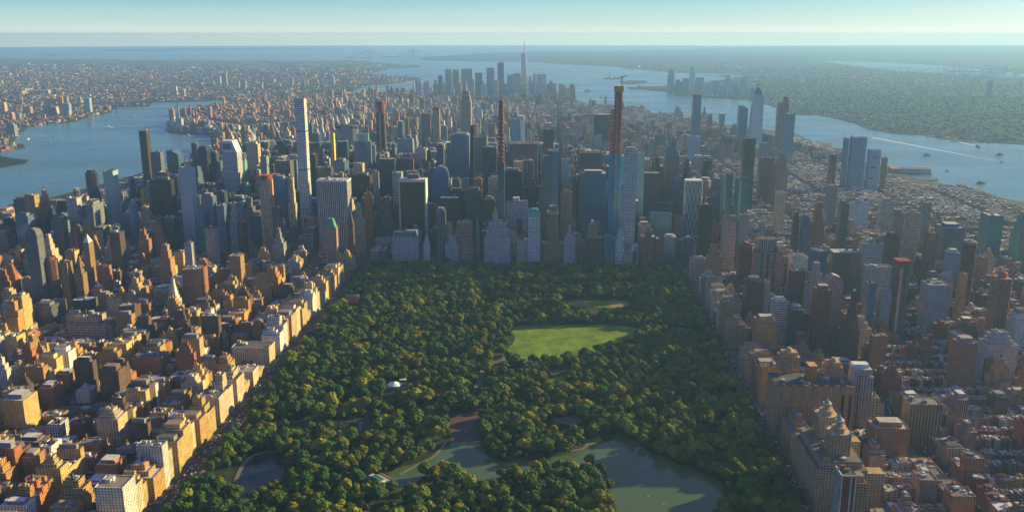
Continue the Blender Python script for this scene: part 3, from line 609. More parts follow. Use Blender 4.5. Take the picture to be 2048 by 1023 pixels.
# far towers traced the same way: downtown, the far bank and the boroughs across the river
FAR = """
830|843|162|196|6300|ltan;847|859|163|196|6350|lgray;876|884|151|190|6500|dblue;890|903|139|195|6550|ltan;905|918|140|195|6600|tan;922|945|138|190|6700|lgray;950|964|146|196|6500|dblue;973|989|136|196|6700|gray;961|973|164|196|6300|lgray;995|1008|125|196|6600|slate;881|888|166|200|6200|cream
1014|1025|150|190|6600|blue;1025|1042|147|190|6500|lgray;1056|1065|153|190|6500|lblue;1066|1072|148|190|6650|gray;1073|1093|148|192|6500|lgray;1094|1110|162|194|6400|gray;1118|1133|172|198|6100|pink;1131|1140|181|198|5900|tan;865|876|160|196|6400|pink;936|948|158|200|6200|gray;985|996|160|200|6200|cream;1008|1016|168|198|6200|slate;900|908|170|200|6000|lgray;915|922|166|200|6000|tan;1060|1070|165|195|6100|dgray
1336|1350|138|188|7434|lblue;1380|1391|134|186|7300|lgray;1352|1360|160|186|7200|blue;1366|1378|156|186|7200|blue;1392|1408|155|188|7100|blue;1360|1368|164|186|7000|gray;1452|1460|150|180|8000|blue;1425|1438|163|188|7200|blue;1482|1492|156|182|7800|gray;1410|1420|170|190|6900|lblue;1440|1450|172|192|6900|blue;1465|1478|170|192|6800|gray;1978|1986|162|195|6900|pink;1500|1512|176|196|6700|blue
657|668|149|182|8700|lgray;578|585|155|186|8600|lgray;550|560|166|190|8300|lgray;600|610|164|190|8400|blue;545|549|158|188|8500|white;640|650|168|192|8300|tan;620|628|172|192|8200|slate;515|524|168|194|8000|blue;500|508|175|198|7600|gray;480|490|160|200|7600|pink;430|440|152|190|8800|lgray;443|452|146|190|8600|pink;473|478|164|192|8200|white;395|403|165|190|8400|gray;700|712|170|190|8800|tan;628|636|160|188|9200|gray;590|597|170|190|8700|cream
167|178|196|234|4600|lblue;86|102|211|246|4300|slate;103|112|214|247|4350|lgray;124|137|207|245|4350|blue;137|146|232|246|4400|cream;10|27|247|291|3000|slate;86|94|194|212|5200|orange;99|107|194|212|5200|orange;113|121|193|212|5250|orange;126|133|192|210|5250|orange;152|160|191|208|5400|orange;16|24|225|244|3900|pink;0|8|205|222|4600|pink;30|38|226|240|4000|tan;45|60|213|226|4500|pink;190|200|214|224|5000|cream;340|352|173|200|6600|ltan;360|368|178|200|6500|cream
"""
fn = 0
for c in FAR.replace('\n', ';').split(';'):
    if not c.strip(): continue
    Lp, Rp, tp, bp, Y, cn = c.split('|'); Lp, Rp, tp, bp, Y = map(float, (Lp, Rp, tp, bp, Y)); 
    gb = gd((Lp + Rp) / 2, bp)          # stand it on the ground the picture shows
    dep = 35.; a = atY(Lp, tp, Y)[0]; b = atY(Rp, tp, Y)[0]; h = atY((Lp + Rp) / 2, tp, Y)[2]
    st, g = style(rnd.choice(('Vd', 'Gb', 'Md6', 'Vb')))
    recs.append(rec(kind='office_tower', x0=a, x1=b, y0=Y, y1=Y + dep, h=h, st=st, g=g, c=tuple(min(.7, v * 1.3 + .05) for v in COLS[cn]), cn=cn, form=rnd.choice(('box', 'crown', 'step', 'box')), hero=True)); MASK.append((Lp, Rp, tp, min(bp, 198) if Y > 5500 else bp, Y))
# one tall tapering glass tower with spire downtown
x0 = atY(1043, 106.6, 6632)[0]; x1 = atY(1055, 106.6, 6632)[0]
recs.append(rec(kind='office_tower', x0=x0 - 4, x1=x1 + 4, y0=6632, y1=6632 + (x1 - x0), h=atY(1049, 106.6, 6632)[2], st=ST['G'], g=GL['s'], c=COLS['silver'], cn='silver', form='wtc', lab='tallest downtown tower, silver glass tapering to a white spire', hero=True)); MASK.append((1040, 1058, 106, 165, 6632))
HEROF = [(r['x0'] - 2, r['x1'] + 2, r['y0'] - 2, r['y1'] + 2) for r in recs]
CELL = {}
for q in HEROF:
    for i in range(int(q[0] // 100), int(q[1] // 100) + 1):
        for j in range(int(q[2] // 100), int(q[3] // 100) + 1): CELL.setdefault((i, j), []).append(q)
def clash(x0, x1, y0, y1):
    for i in range(int(x0 // 100), int(x1 // 100) + 1):
        for j in range(int(y0 // 100), int(y1 // 100) + 1):
            for q in CELL.get((i, j), ()):
                if q[0] < x1 and q[1] > x0 and q[2] < y1 and q[3] > y0: return True
    return False
SKY = [(-400, 470), (0, 418), (40, 405), (150, 400), (165, 396), (240, 385), (275, 372), (300, 348), (370, 340), (430, 332), (500, 318), (600, 318), (700, 320), (780, 322), (860, 318), (900, 320), (1000, 318), (1100, 322), (1200, 338), (1300, 352), (1400, 345), (1480, 350), (1560, 372), (1640, 390), (1700, 385), (1780, 395), (1850, 415), (2048, 445), (2400, 500)]
SKY2 = [(-400, 240), (300, 240), (400, 250), (480, 262), (600, 250), (700, 238), (800, 232), (900, 226), (1000, 232), (1100, 236), (1200, 240), (1300, 248), (1400, 262), (1500, 268), (1600, 296), (1700, 318), (1800, 345), (2400, 400)]
SKY = [(a, b - (34 if 380 < a < 1560 else 0)) for a, b in SKY]; SKY2 = [(a, b - 10) for a, b in SKY2]
def interp(T, x):
    for i in range(len(T) - 1):
        if T[i][0] <= x <= T[i + 1][0]: t = (x - T[i][0]) / (T[i + 1][0] - T[i][0]); return T[i][1] + t * (T[i + 1][1] - T[i][1])
    return T[0][1] if x < T[0][0] else T[-1][1]
def hcap(x0, x1, y0, h, lo):
    # keep the anonymous buildings from standing in front of the ones that can be told apart
    pa = pr(x0, y0, h); pb = pr(x1, y0, h); a, b = min(pa[0], pb[0]), max(pa[0], pb[0]); lim = -1e9; m = (a + b) / 2
    if y0 > -60 and y0 < 2000: lim = interp(SKY, m)
    elif y0 >= 2000: lim = interp(SKY2, m) if y0 < 3700 else (168 if y0 > 5600 else -1e9)
    elif m < 330: lim = interp([(-400, 480), (0, 440), (330, 400)], m)
    elif m > 1600: lim = interp([(1600, 470), (2048, 500), (2300, 520)], m)
    for Lp, Rp, tp, bp, Y in MASK:
        if x0 < 860 and x0 > 800 and y0 < -60 and not (tp in (700, 798)): continue
        if Y > y0 + 4 and a < Rp - 1 and b > Lp + 1: lim = max(lim, bp - 3)
    if min(pa[1], pb[1]) >= lim: return h
    q = atY(m, lim, y0)[2]
    return max(lo, min(h, q))
PAL_UES = ['cream', 'tan', 'ltan', 'brick', 'cream', 'tan', 'orange', 'brown', 'tan', 'rred', 'cream', 'orange', 'brown', 'brick', 'white']
PAL_UWS = ['brick', 'pink', 'tan', 'brown', 'red', 'brick', 'brick', 'pink', 'red', 'ltan']
PAL_MID = ['gray', 'dblue', 'slate', 'black', 'lgray', 'dblue', 'blue', 'bronze', 'pink', 'ltan', 'dgray', 'black', 'dgray', 'slate']
PAL_SOU = ['brick', 'pink', 'tan', 'red', 'ltan', 'lgray', 'brown', 'white', 'gray', 'dblue']
TH = ['brick', 'brown', 'red', 'ltan', 'pink', 'tan', 'white', 'brown', 'gray']
def addb(kind, x0, x1, y0, y1, h, pal, s=None, form=None, lo=9):
    if x1 - x0 < 4 or y1 - y0 < 6 or clash(x0, x1, y0, y1): return
    pc = pr((x0 + x1) / 2, y0, 0)
    h = hcap(x0, x1, y0, h, lo)
    pt = pr((x0 + x1) / 2, y0, h)
    if pc[0] < -120 or pc[0] > 2170 + (200 if y0 < 0 else 0) or pt[1] > 1060: return
    cn = rnd.choice(pal); c = jit(COLS[cn], .22)
    if s is None: s = 'Md' if cn in ('cream', 'tan', 'ltan', 'brick', 'orange', 'brown', 'rred', 'red', 'pink', 'white') else rnd.choice(('Vd', 'Gd', 'Hd', 'Gb', 'Md'))
    st, g = style(s)
    if form is None:
        form = 'box' if h < 26 else rnd.choice(('box', 'crown', 'step', 'crown', 'step', 'notchc') if h > 40 else ('box', 'crown', 'box'))
    k_ = {'roof': rnd.choice([(.5, .52, .54), (.42, .44, .46), (.3, .3, .3), (.6, .6, .6), (.2, .19, .18), (.35, .3, .27)])} if kind == 'row_house' else {}
    recs.append(rec(kind=kind, x0=x0, x1=x1, y0=y0, y1=y1, h=h, st=st, g=g, c=c, cn=cn, form=form, **k_))
def rows(bx0, bx1, by0, by1, wlo, whi, hlo, hhi, pal, kind='row_house', up=.05):
    # two rows of houses back to back with yards between them
    for y0, y1 in ((by0, by0 + 17), (by1 - 17, by1)):
        x = bx0; hb = rnd.uniform(hlo, hhi)
        while x < bx1 - 4:
            wd = rnd.uniform(wlo, whi); e = min(x + wd, bx1)
            if rnd.random() < .25: hb = rnd.uniform(hlo, hhi)
            h = hb + rnd.choice((0, 0, 0, .6, -.7, 1.4)); dp = rnd.uniform(-4, 3)
            if rnd.random() < up and bx1 - x > 24: e = x + rnd.uniform(16, 24); addb('apartment_building', x, e - .25, by0 if y0 == by0 else by1 - 28, by0 + 28 if y0 == by0 else by1, rnd.uniform(30, 60), pal)
            else: addb(kind, x, e - .15, y0 if y0 == by0 else y0 - dp, y1 + (dp if y0 == by0 else 0), h, TH, 'Md')
            x = e
def lots(x0, x1, y0, y1, mn, mx, fh, pal, kind='apartment_building', s=None):
    y = y0
    while y < y1 - 8:
        e = y + rnd.uniform(mn, mx); e = y1 if y1 - e < mn * .6 else min(e, y1)
        h = fh(); 
        if rnd.random() < .12: h *= .45
        addb(kind, x0, x1, y, e - .4, h, pal, s); y = e
U = rnd.uniform
for bx0, bx1, by0, by1 in BLOCKS:
    cx, cy = (bx0 + bx1) / 2, (by0 + by1) / 2
    if cy < 0 and cx < 0:                      # east of the park
        if bx1 > -35:                          # the wall of apartment houses along the park
            lots(bx1 - 36, bx1, by0, by1, 15, 38, lambda: U(46, 68), ['cream', 'ltan', 'cream', 'ltan', 'tan', 'white'])
            e = bx0 + 30; lots(bx0, e, by0, by1, 14, 32, lambda: U(18, 58), PAL_UES)
            rows(e + 1, bx1 - 37, by0, by1, 6, 10, 16, 24, PAL_UES, up=.38)
        elif bx0 > -420:
            lots(bx1 - 34, bx1, by0, by1, 12, 32, lambda: U(30, 74), PAL_UES); lots(bx0, bx0 + 34, by0, by1, 12, 30, lambda: U(34, 72), PAL_UES)
            rows(bx0 + 35, bx1 - 35, by0, by1, 6, 10, 15, 23, PAL_UES, up=.4)
        else:
            tall = lambda: rnd.choice((U(20, 34), U(38, 66), U(46, 80), U(70, 125) if rnd.random() < (.9 if cy > -750 else .5) else U(20, 40)))
            lots(bx1 - 26, bx1, by0, by1, 11, 32, tall, PAL_UES); lots(bx0, bx0 + 26, by0, by1, 11, 32, tall, PAL_UES)
            rows(bx0 + 29, bx1 - 29, by0, by1, 6, 11, 14, 21, PAL_UES, up=.16)
    elif cy < 0:                               # west of the park
        if bx0 < 860:
            lots(bx0, bx0 + 38, by0, by1, 24, 62, lambda: U(50, 72), ['tan', 'pink', 'ltan', 'brick', 'pink', 'tan']); lots(bx1 - 30, bx1, by0, by1, 18, 62, lambda: U(18, 40) if cy < -900 else U(28, 58), PAL_UWS)
            rows(bx0 + 39, bx1 - 31, by0, by1, 6, 8, 15, 19, PAL_UWS, up=.05 if cy < -650 else .4)
        else:
            tall = (lambda: rnd.choice((U(16, 24), U(30, 55), U(50, 95)))) if cy > -900 else (lambda: rnd.choice((U(15, 20), U(16, 22), U(18, 30), U(16, 21), U(35, 50))))
            lots(bx0, bx0 + 26, by0, by1, 11, 30, tall, PAL_UWS); lots(bx1 - 26, bx1, by0, by1, 11, 30, tall, PAL_UWS)
            rows(bx0 + 27, bx1 - 27, by0, by1, 5.5, 8, 15, 19, PAL_UWS, up=.03 if cy < -650 else .3)
    elif cy < 2100:
        if cx > 1100:                          # low side streets towards the big river
            rows(bx0, bx1, by0, by1, 14, 34, 12, 24, PAL_SOU, 'apartment_building', up=.10)
        elif cx < -900:
            lots(bx1 - 40, bx1, by0, by1, 30, 62, lambda: U(40, 110), PAL_MID); lots(bx0, bx0 + 40, by0, by1, 30, 62, lambda: U(30, 100), PAL_MID); rows(bx0 + 41, bx1 - 41, by0, by1, 10, 20, 15, 30, PAL_UES, up=.4)
        else:
            x = bx0
            while x < bx1 - 12:
                wd = U(19, 46); e = bx1 if bx1 - x - wd < 17 else x + wd
                base = 182 - abs(cx - 100) * .07 - max(0, cy - 1100) * .05
                h = max(30, rnd.gauss(base, 42) if rnd.random() < .7 else U(30, 90))
                if rnd.random() < .45: addb('office_tower', x, e - 1, by0, by1, h, PAL_MID, lo=22)
                else: addb('office_tower', x, e - 1, by0, by0 + 29, h, PAL_MID, lo=22); addb('office_tower', x, e - 1, by0 + 31, by1, max(30, rnd.gauss(base, 40)), PAL_MID, lo=22)
                x = e
    elif cy < 3700:
        x = bx0
        while x < bx1 - 8:
            wd = U(14, 42); e = bx1 if bx1 - x - wd < 12 else x + wd
            hh = (lambda: U(70, 150) if rnd.random() < .24 else U(24, 66)) if -700 < cx < 900 else (lambda: U(60, 110) if rnd.random() < .18 else U(16, 42))
            addb('office_tower' if -700 < cx < 900 else 'apartment_building', x, e - 1, by0, by0 + 29, hh(), PAL_SOU); addb('office_tower' if -700 < cx < 900 else 'apartment_building', x, e - 1, by0 + 31, by1, hh(), PAL_SOU); x = e
    else:
        x = bx0
        while x < bx1 - 10:
            wd = U(18, 46); e = bx1 if bx1 - x - wd < 14 else x + wd
            proj = cx < -1500 or (cx < -900 and rnd.random() < .4)
            h = U(38, 62) if proj and rnd.random() < .5 else (U(60, 120) if rnd.random() < .09 else U(18, 46))
            if cy > 5700 and -500 < cx < 1000: h = U(50, 170)
            addb('apartment_building', x, e - 1.5, by0, by0 + 28, h, ['red', 'pink', 'brick'] if proj and h > 36 else PAL_SOU); addb('apartment_building', x, e - 1.5, by0 + 31, by1, U(16, 44), PAL_SOU)
            x = e
print('records', len(recs))
def octp(x0, x1, y0, y1, k=.28):
    a = (x1 - x0) * k; b = (y1 - y0) * k
    return [(x0 + a, y0), (x1 - a, y0), (x1, y0 + b), (x1, y1 - b), (x1 - a, y1), (x0 + a, y1), (x0, y1 - b), (x0, y0 + b)]
def ins(r, k, k2=None):
    x0, x1, y0, y1 = r; k2 = k if k2 is None else k2; a = (x1 - x0) * k; b = (y1 - y0) * k2; return (x0 + a, x1 - a, y0 + b, y1 - b)
TANK = (.16, .10, .06)
def build(r, det):
    P = []; x0, x1, y0, y1, h, st, g, c, rc = (r[k] for k in ('x0', 'x1', 'y0', 'y1', 'h', 'st', 'g', 'c', 'roof'))
    q = random.Random(int(x0 * 7 + y0 * 13)); F_ = r['form']; W = Acc(); P.append(('wall', W)); B_ = ST['B']
    def part(n): a = Acc(); P.append((n, a)); return a
    def mass(b, z0, z1, acc=None, roofpart=True, cc=None, s=None):
        acc = acc or W; cc = cc or c
        if det and roofpart:
            acc.box(*b, z0, z1, cc, s or st, g, top=False)
            t = min(.7, (b[1] - b[0]) * .05); i = (b[0] + t, b[1] - t, b[2] + t, b[3] - t)
            O = [(b[0], b[2]), (b[1], b[2]), (b[1], b[3]), (b[0], b[3])]; I = [(i[0], i[2]), (i[1], i[2]), (i[1], i[3]), (i[0], i[3])]
            for k in range(4):
                j = (k + 1) % 4; acc.flat([(*O[k], z1), (*O[j], z1), (*I[j], z1), (*I[k], z1)], tuple(min(1, v * 1.1) for v in cc)); acc.flat([(*I[k], z1), (*I[j], z1), (*I[j], z1 - 1.1), (*I[k], z1 - 1.1)], cc)
            rf = part('roof'); rf.flat([(x, y, z1 - 1.1) for x, y in I], rc)
        else: acc.box(*b, z0, z1, cc, s or st, g, rc)
    def clutter(b, z, n=2, tank=True, small=False):
        zz = z - (1.1 if det else 0); w_, d_ = b[1] - b[0], b[3] - b[2]
        if w_ < 5 or d_ < 5: return
        if small and q.random() < .5 and w_ < 9: n = 1; tank = False
        for k in range(n):
            bw = min(w_ * .45, q.uniform(3, 9)); bd = min(d_ * .45, q.uniform(3, 10)); bx = q.uniform(b[0] + .8, b[1] - bw - .8); by = q.uniform(b[2] + .8, b[3] - bd - .8); hh = q.uniform(2, 5) * (.6 if small else 1)
            part('penthouse' if k == 0 else 'roof_unit').plain(bx, bx + bw, by, by + bd, zz, zz + hh, q.choice((c, c, (.35, .35, .34), (.5, .5, .48), (.16, .15, .14))))
        if tank and h > 22 and w_ > 9 and q.random() < .6:
            a = part('water_tank'); tx = q.uniform(b[0] + 3, b[1] - 3); ty = q.uniform(b[2] + 3, b[3] - 3); e = q.uniform(3, 6)
            a.plain(tx - .9, tx + .9, ty - .9, ty + .9, zz, zz + e, (.1, .1, .1)); a.cyl(tx, ty, 2.1, zz + e, zz + e + 3.8, TANK, 8); a.cyl(tx, ty, 2.2, zz + e + 3.8, zz + e + 5.2, (.12, .1, .09), 8, .2)
        if det and not small and w_ > 14:
            for k in range(q.randint(1, 4)):
                bx = q.uniform(b[0] + 1, b[1] - 4); by = q.uniform(b[2] + 1, b[3] - 4); part('roof_unit').plain(bx, bx + q.uniform(1.5, 3), by, by + q.uniform(1.5, 4), zz, zz + q.uniform(1, 2.2), q.choice(((.5, .5, .5), (.3, .3, .3), (.62, .62, .6))))
    b0 = (x0, x1, y0, y1); cx, cy = (x0 + x1) / 2, (y0 + y1) / 2; w_ = x1 - x0; d_ = y1 - y0
    if F_ == 'box':
        mass(b0, 0, h); clutter(b0, h, 2 if w_ > 12 else 1, small=r['kind'] == 'row_house')
        if r['kind'] == 'row_house' and det:
            cc = part('cornice'); cc.plain(x0, x1 - .1, y0 - .5, y0 - .002, h - 1.0, h - .2, tuple(v * .6 for v in c)); ch = part('chimney'); ch.plain(x1 - 1.3, x1 - .4, cy, cy + 2.2, h - 1.1, h + 1.6, (.24, .11, .07))
    elif F_ == 'crown':
        e = min(7, h * .1); mass(b0, 0, h - e); m = ins(b0, .18, .22); part('mechanical_floor').box(*m, h - e - 1.05, h, jit(c, .1) if q.random() < .6 else (.2, .2, .2), B_, c, rc); clutter((x0, m[0], y0, y1), h - e, 1)
    elif F_ in ('step', 'notchc', 'ziggurat'):
        n = 5 if F_ == 'ziggurat' else q.randint(2, 3); z = h * (.52 if F_ == 'ziggurat' else q.uniform(.66, .8)); b = b0; mass(b, 0, z)
        for k in range(n):
            kx = q.uniform(.10, .2) if n < 5 else .11; nb = ins(b, kx, kx * .9)
            if F_ == 'notchc': nb = (b[0] + (b[1] - b[0]) * q.choice((0.02, .25)), b[1] - (b[1] - b[0]) * q.choice((.02, .25)), b[2] + (b[3] - b[2]) * .2, b[3] - .5)
            z2 = z + (h - z) / (n - k) * q.uniform(.8, 1.1) if k < n - 1 else h
            mass(nb, z - 1.0, z2, part('setback')); b = nb; z = z2
        clutter(b, h, 1)
    elif F_ in ('oct', 'octc', 'round'):
        n = 14; kk = .5 if F_ == 'round' else 0
        poly = [(cx + w_ / 2 * (abs(math.cos(t)) ** .55) * (1 if math.cos(t) > 0 else -1), cy + d_ / 2 * (abs(math.sin(t)) ** .55) * (1 if math.sin(t) > 0 else -1)) for t in [2 * math.pi * i / 20 for i in range(20)]] if F_ == 'round' else octp(*b0)
        e = h * .06 if F_ != 'octc' else h * .1; W.prism(poly, 0, h - e, c, st, g, None, rc); m = ins(b0, .14)
        part('crown').prism(octp(*m), h - e, h, COLS['aqua'] if F_ == 'octc' else jit(c), style('Gm')[0] if F_ == 'octc' else B_, GL['m'], None, rc)
    elif F_ == 'dome':
        e = min(h * .14, w_ * .55); W.box(*b0, 0, h - e, c, st, g, rc); a = part('dome')
        for k in range(5):
            t0, t1 = k / 5, (k + 1) / 5; k0, k1 = (1 - math.sqrt(1 - t0 * t0)) / 2, (1 - math.sqrt(max(0, 1 - t1 * t1))) / 2 * .92
            A = ins(b0, k0 * .9 + .02, k0 * .4 + .02); B = ins(b0, k1 * .9 + .02, k1 * .4 + .02)
            a.prism([(A[0], A[2]), (A[1], A[2]), (A[1], A[3]), (A[0], A[3])], h - e + e * t0, h - e + e * t1, jit(c, .08), st if k < 4 else B_, g, [(B[0], B[2]), (B[1], B[2]), (B[1], B[3]), (B[0], B[3])], rc)
    elif F_ in ('slant', 'wedge'):
        e = w_ * (.75 if F_ == 'slant' else .35); hb = h - e; W.box(*b0, 0, hb, c, st, g, top=False)
        a = part('slanted_crown'); xm = x0 + w_ * .72 if F_ == 'slant' else x0 + w_ * .45; cc = COLS['silver'] if F_ == 'slant' else c
        a.face([(x0, y0, hb), (x1, y0, hb), (xm, y0, h), (x0, y0, h)], [(0, 0)] * 4, cc, (0, 0, 0), cc); a.face([(x1, y1, hb), (x0, y1, hb), (x0, y1, h), (xm, y1, h)], [(0, 0)] * 4, cc, (0, 0, 0), cc)
        a.flat([(x0, y1, hb), (x0, y0, hb), (x0, y0, h), (x0, y1, h)], cc); a.flat([(x1, y0, hb), (x1, y1, hb), (xm, y1, h), (xm, y0, h)], cc); a.flat([(x0, y0, h), (xm, y0, h), (xm, y1, h), (x0, y1, h)], cc)
        if F_ == 'slant': part('louvre_band').plain(x0 + w_ * .08, x0 + w_ * .66, y0 - .5, y0 - .01, h - e * .75, h - e * .25, (.16, .18, .2))
    elif F_ in ('pyrs', 'pyrg', 'mans', 'mansg', 'spire', 'wwp', 'horns'):
        e = {'pyrs': .12, 'pyrg': .3, 'mans': .09, 'mansg': .16, 'spire': .28, 'wwp': .17, 'horns': .12}[F_] * h; k = {'mans': .55, 'mansg': .5, 'horns': .55}.get(F_, .03); cc = {'pyrs': (.7, .7, .68), 'pyrg': COLS['gold'], 'mans': (.06, .05, .06), 'mansg': (.10, .28, .22), 'spire': (.08, .09, .09), 'wwp': (.05, .19, .18), 'horns': (.12, .36, .34)}[F_]
        body = b0
        if F_ == 'pyrg': mass(b0, 0, h * .5); body = ins(b0, .2); mass(body, h * .5 - 1, h - e, part('setback'), cc=c)
        else:
            W.box(*b0, 0, h - e * 1.02, c, st, g, rc)
            if F_ in ('mansg', 'wwp', 'spire'): part('cornice').box(x0 - 1.2, x1 + 1.2, y0 - 1.2, y1 + 1.2, h - e * 1.02, h - e, tuple(v * .9 for v in c), B_, g, c)
        m = ins(body, .05); part('pyramid_roof' if k < .1 else 'mansard_roof').pyr(*m, h - e, h, cc, k)
        if F_ == 'wwp':
            for xx in (x0, x1 - 3): part('corner_fin').plain(xx, xx + 3, y0 - .8, y0 - .02, h * .3, h - e, tuple(v * 1.15 for v in c))
        if F_ == 'horns':
            for xx in (x0 + .5, x1 - 2.5): part('corner_horn').pyr(xx, xx + 2, y0 + .5, y0 + 2.5, h - e, h + 7, (.6, .6, .6), .1)
            sg = part('roof_sign')
            for k in range(3): sg.plain(x0 + w_ * (.12 + k * .2), x0 + w_ * (.12 + k * .2) + 2.6, y0 - .6, y0 - .05, h - e - 9, h - e - 4, (.62, .64, .64))
    elif F_ == 'scaf':
        W.box(*b0, 0, h, c, st, g, rc); e = 16; n = 4
        for k in range(n): part('scaffold_floor').plain(x0 + .4, x1 - .4, y0 + .4, y1 - .4, h + k * e / n, h + k * e / n + 1.0, (.45, .14, .05)); 
        a = part('scaffold_frame')
        for xx in (x0 + .5, cx, x1 - .5):
            for yy in (y0 + .5, cy, y1 - .5): a.bar((xx, yy, h), (xx, yy, h + e + 3), .9, (.5, .16, .05))
        a = part('hoist'); a.plain(x1 + .3, x1 + 4, y0 + 3, y0 + 8, 0, h + 2, (.50, .19, .06))
        a = part('crane'); a.bar((x1 - 4, cy, h + e), (x1 - 4, cy, h + e + 26), 1.8, (.5, .2, .08)); a.bar((x1 + 1, cy, h + e + 16), (x0 + 2, cy, h + e + 44), 1.4, (.5, .2, .08))
    elif F_ == 'flare':
        k = h * .45; W.prism([(x0 - 4, y0 - 3), (x1 + 4, y0 - 3), (x1 + 4, y1), (x0 - 4, y1)], 0, k, c, st, g, [(x0 + 3, y0 + 2), (x1 - 3, y0 + 2), (x1 - 3, y1 - 2), (x0 + 3, y1 - 2)]); W.box(x0 + 3, x1 - 3, y0 + 2, y1 - 2, k, h, c, st, g, rc); part('roof_unit').plain(cx - 5, cx + 5, cy - 4, cy + 4, h, h + 4, c)
    elif F_ == 'grid432':
        W.box(*b0, 0, h, c, st, g, rc)
        for k in (.78, .52, .25): part('open_floor').box(x0 - .2, x1 + .2, y0 - .2, y1 + .2, h * k, h * k + 3.6, (.22, .26, .28), style('gb6.2')[0], GL['b'])
    elif F_ == 'gm':
        W.box(*b0, 0, h - 4, c, st, g, rc); part('parapet').box(x0 - .4, x1 + .4, y0 - .4, y1 + .4, h - 4, h, (.66, .66, .64), B_, g, rc); clutter(ins(b0, .1), h, 3, False)
        a = part('roof_dish'); a.cyl(x0 + w_ * .35, y0 + 14, 7, h, h + 9, (.3, .34, .36), 12, 4)
    elif F_ == 'met':
        a_ = w_ * .18; poly = [(x0 + a_, y0), (x1 - a_, y0), (x1, y0 + d_ * .35), (x1, y1 - d_ * .35), (x1 - a_, y1), (x0 + a_, y1), (x0, y1 - d_ * .35), (x0, y0 + d_ * .35)]
        W.prism(poly, 0, h, c, st, g, None, rc); part('top_band').prism([(cx + (x - cx) * 1.01, cy + (y - cy) * 1.03) for x, y in poly], h - 14, h - 4, (.07, .075, .085), B_, g); clutter(ins(b0, .25), h, 2, False)
        sg = part('roof_sign')
        for k in range(7): sg.plain(cx - 17 + k * 5, cx - 14 + k * 5, y0 - 1.4, y0 - .9, h - 12, h - 6.5, (.6, .6, .6))
    elif F_ in ('vander', 'redtop'):
        t = ins(b0, .12 if F_ == 'vander' else .0); z = h * (.86 if F_ == 'vander' else .93)
        W.prism([(x0, y0), (x1, y0), (x1, y1), (x0, y1)], 0, z, c, st, g, [(t[0], t[2]), (t[1], t[2]), (t[1], t[3]), (t[0], t[3])], rc); a = part('unfinished_top')
        n = 5
        for k in range(n): a.plain(t[0] + 1, t[1] - 1, t[2] + 1, t[3] - 1, z + (h - z) * k / n, z + (h - z) * (k + .55) / n, (.25, .05, .06))
        a.plain(t[0] + w_ * .25, t[1] - w_ * .25, t[2] + 3, t[3] - 3, z, h, (.16, .05, .05))
        if F_ == 'vander': part('hoist').plain(cx - 2, cx + 2, y0 - 2, y0 - .2, 0, z, (.6, .45, .38))
        part('crane').bar((t[0] + 3, cy, h), (t[1] + 4, cy, h + 22), 1.3, (.35, .1, .08))
    elif F_ == 'empire':
        W.box(x0 - 26, x1 + 26, y0, y1 + 20, 0, h * .22, c, st, g, rc); a = part('shaft'); a.box(*b0, h * .22, h * .86, c, st, g, rc); a2 = part('setback'); a2.box(*ins(b0, .1), h * .86, h * .93, c, st, g, rc); a3 = part('setback'); a3.box(*ins(b0, .2), h * .93, h, c, st, g, rc)
        m = part('mast'); m.cyl(cx, cy, 6, h, h + 26, (.5, .5, .5), 8, 4.4); m.cyl(cx, cy, 4, h + 26, h + 36, (.45, .45, .45), 8, 1.6); m.cyl(cx, cy, 1.3, h + 36, h + 68, (.4, .4, .4), 6, .4)
    elif F_ in ('taper', 'taperw', 'flaretop'):
        kb = {'taper': .1, 'taperw': .0, 'flaretop': .18}[F_]; t = ins(b0, kb); b = b0
        if F_ == 'taperw': b = (x0 - 3, x1 + 1, y0, y1); t = (cx - 1, x1, y0 + 4, y1 - 4)
        if F_ == 'flaretop': b, t = t, b0
        W.prism([(b[0], b[2]), (b[1], b[2]), (b[1], b[3]), (b[0], b[3])], 0, h, c, st, g, [(t[0], t[2]), (t[1], t[2]), (t[1], t[3]), (t[0], t[3])], rc)
        if F_ == 'taper': part('unfinished_top').plain(t[0] + 1, t[1] - 1, t[2] - .5, t[3] - 1, h, h + 10, (.3, .13, .1))
    elif F_ == 'rock':
        W.box(x0 + w_ * .12, x1, y0, y1, 0, h, c, st, g, rc); part('setback').box(x0, x0 + w_ * .12 - .02, y0 + 5, y1 - 5, 0, h * .86, c, st, g, rc); part('setback').box(x0 - w_ * .12, x0 - .02, y0 + 9, y1 - 9, 0, h * .7, c, st, g, rc); part('roof_unit').plain(x0 + w_ * .3, x1 - w_ * .1, y0 + 8, y1 - 8, h, h + 5, (.2, .22, .25))
    elif F_ == 'needle':
        z = h * .60; W.box(*b0, 0, z, c, st, g, rc); part('sunlit_edge').plain(x1 + .02, x1 + 1.6, y0, y0 + 3, 0, z, (.62, .55, .45)); a = part('lattice_top'); n = 16  # pale strip is the sunlit right edge put into colour
        for k in range(n):
            s = 1 - .35 * k / n; a.plain(cx - w_ * .5 * s, cx + w_ * .5 * s, y0 + 1, y1 - 1, z + (h - z) * k / n, z + (h - z) * (k + .5) / n, (.30, .06, .05))
        a.plain(cx - w_ * .28, cx + w_ * .28, y0 + 2, y1 - 2, z, h, (.24, .12, .1)); part('crane').bar((cx, cy, h), (cx + 7, cy, h + 24), 1.4, (.45, .12, .1))
    elif F_ == 'boa':
        W.prism(octp(*b0, .2), 0, h, c, st, g, octp(*ins(b0, .06), .34), rc); m = part('spire'); m.cyl(cx - 3, cy, 2.2, h, h + 70, (.75, .75, .73), 6, .4); part('slanted_crown').prism([(cx, y0 + 4), (x1 - 5, y0 + 4), (x1 - 5, y1 - 6), (cx, y1 - 6)], h, h + 14, (.5, .55, .52), B_, g)
    elif F_ == 'one57':
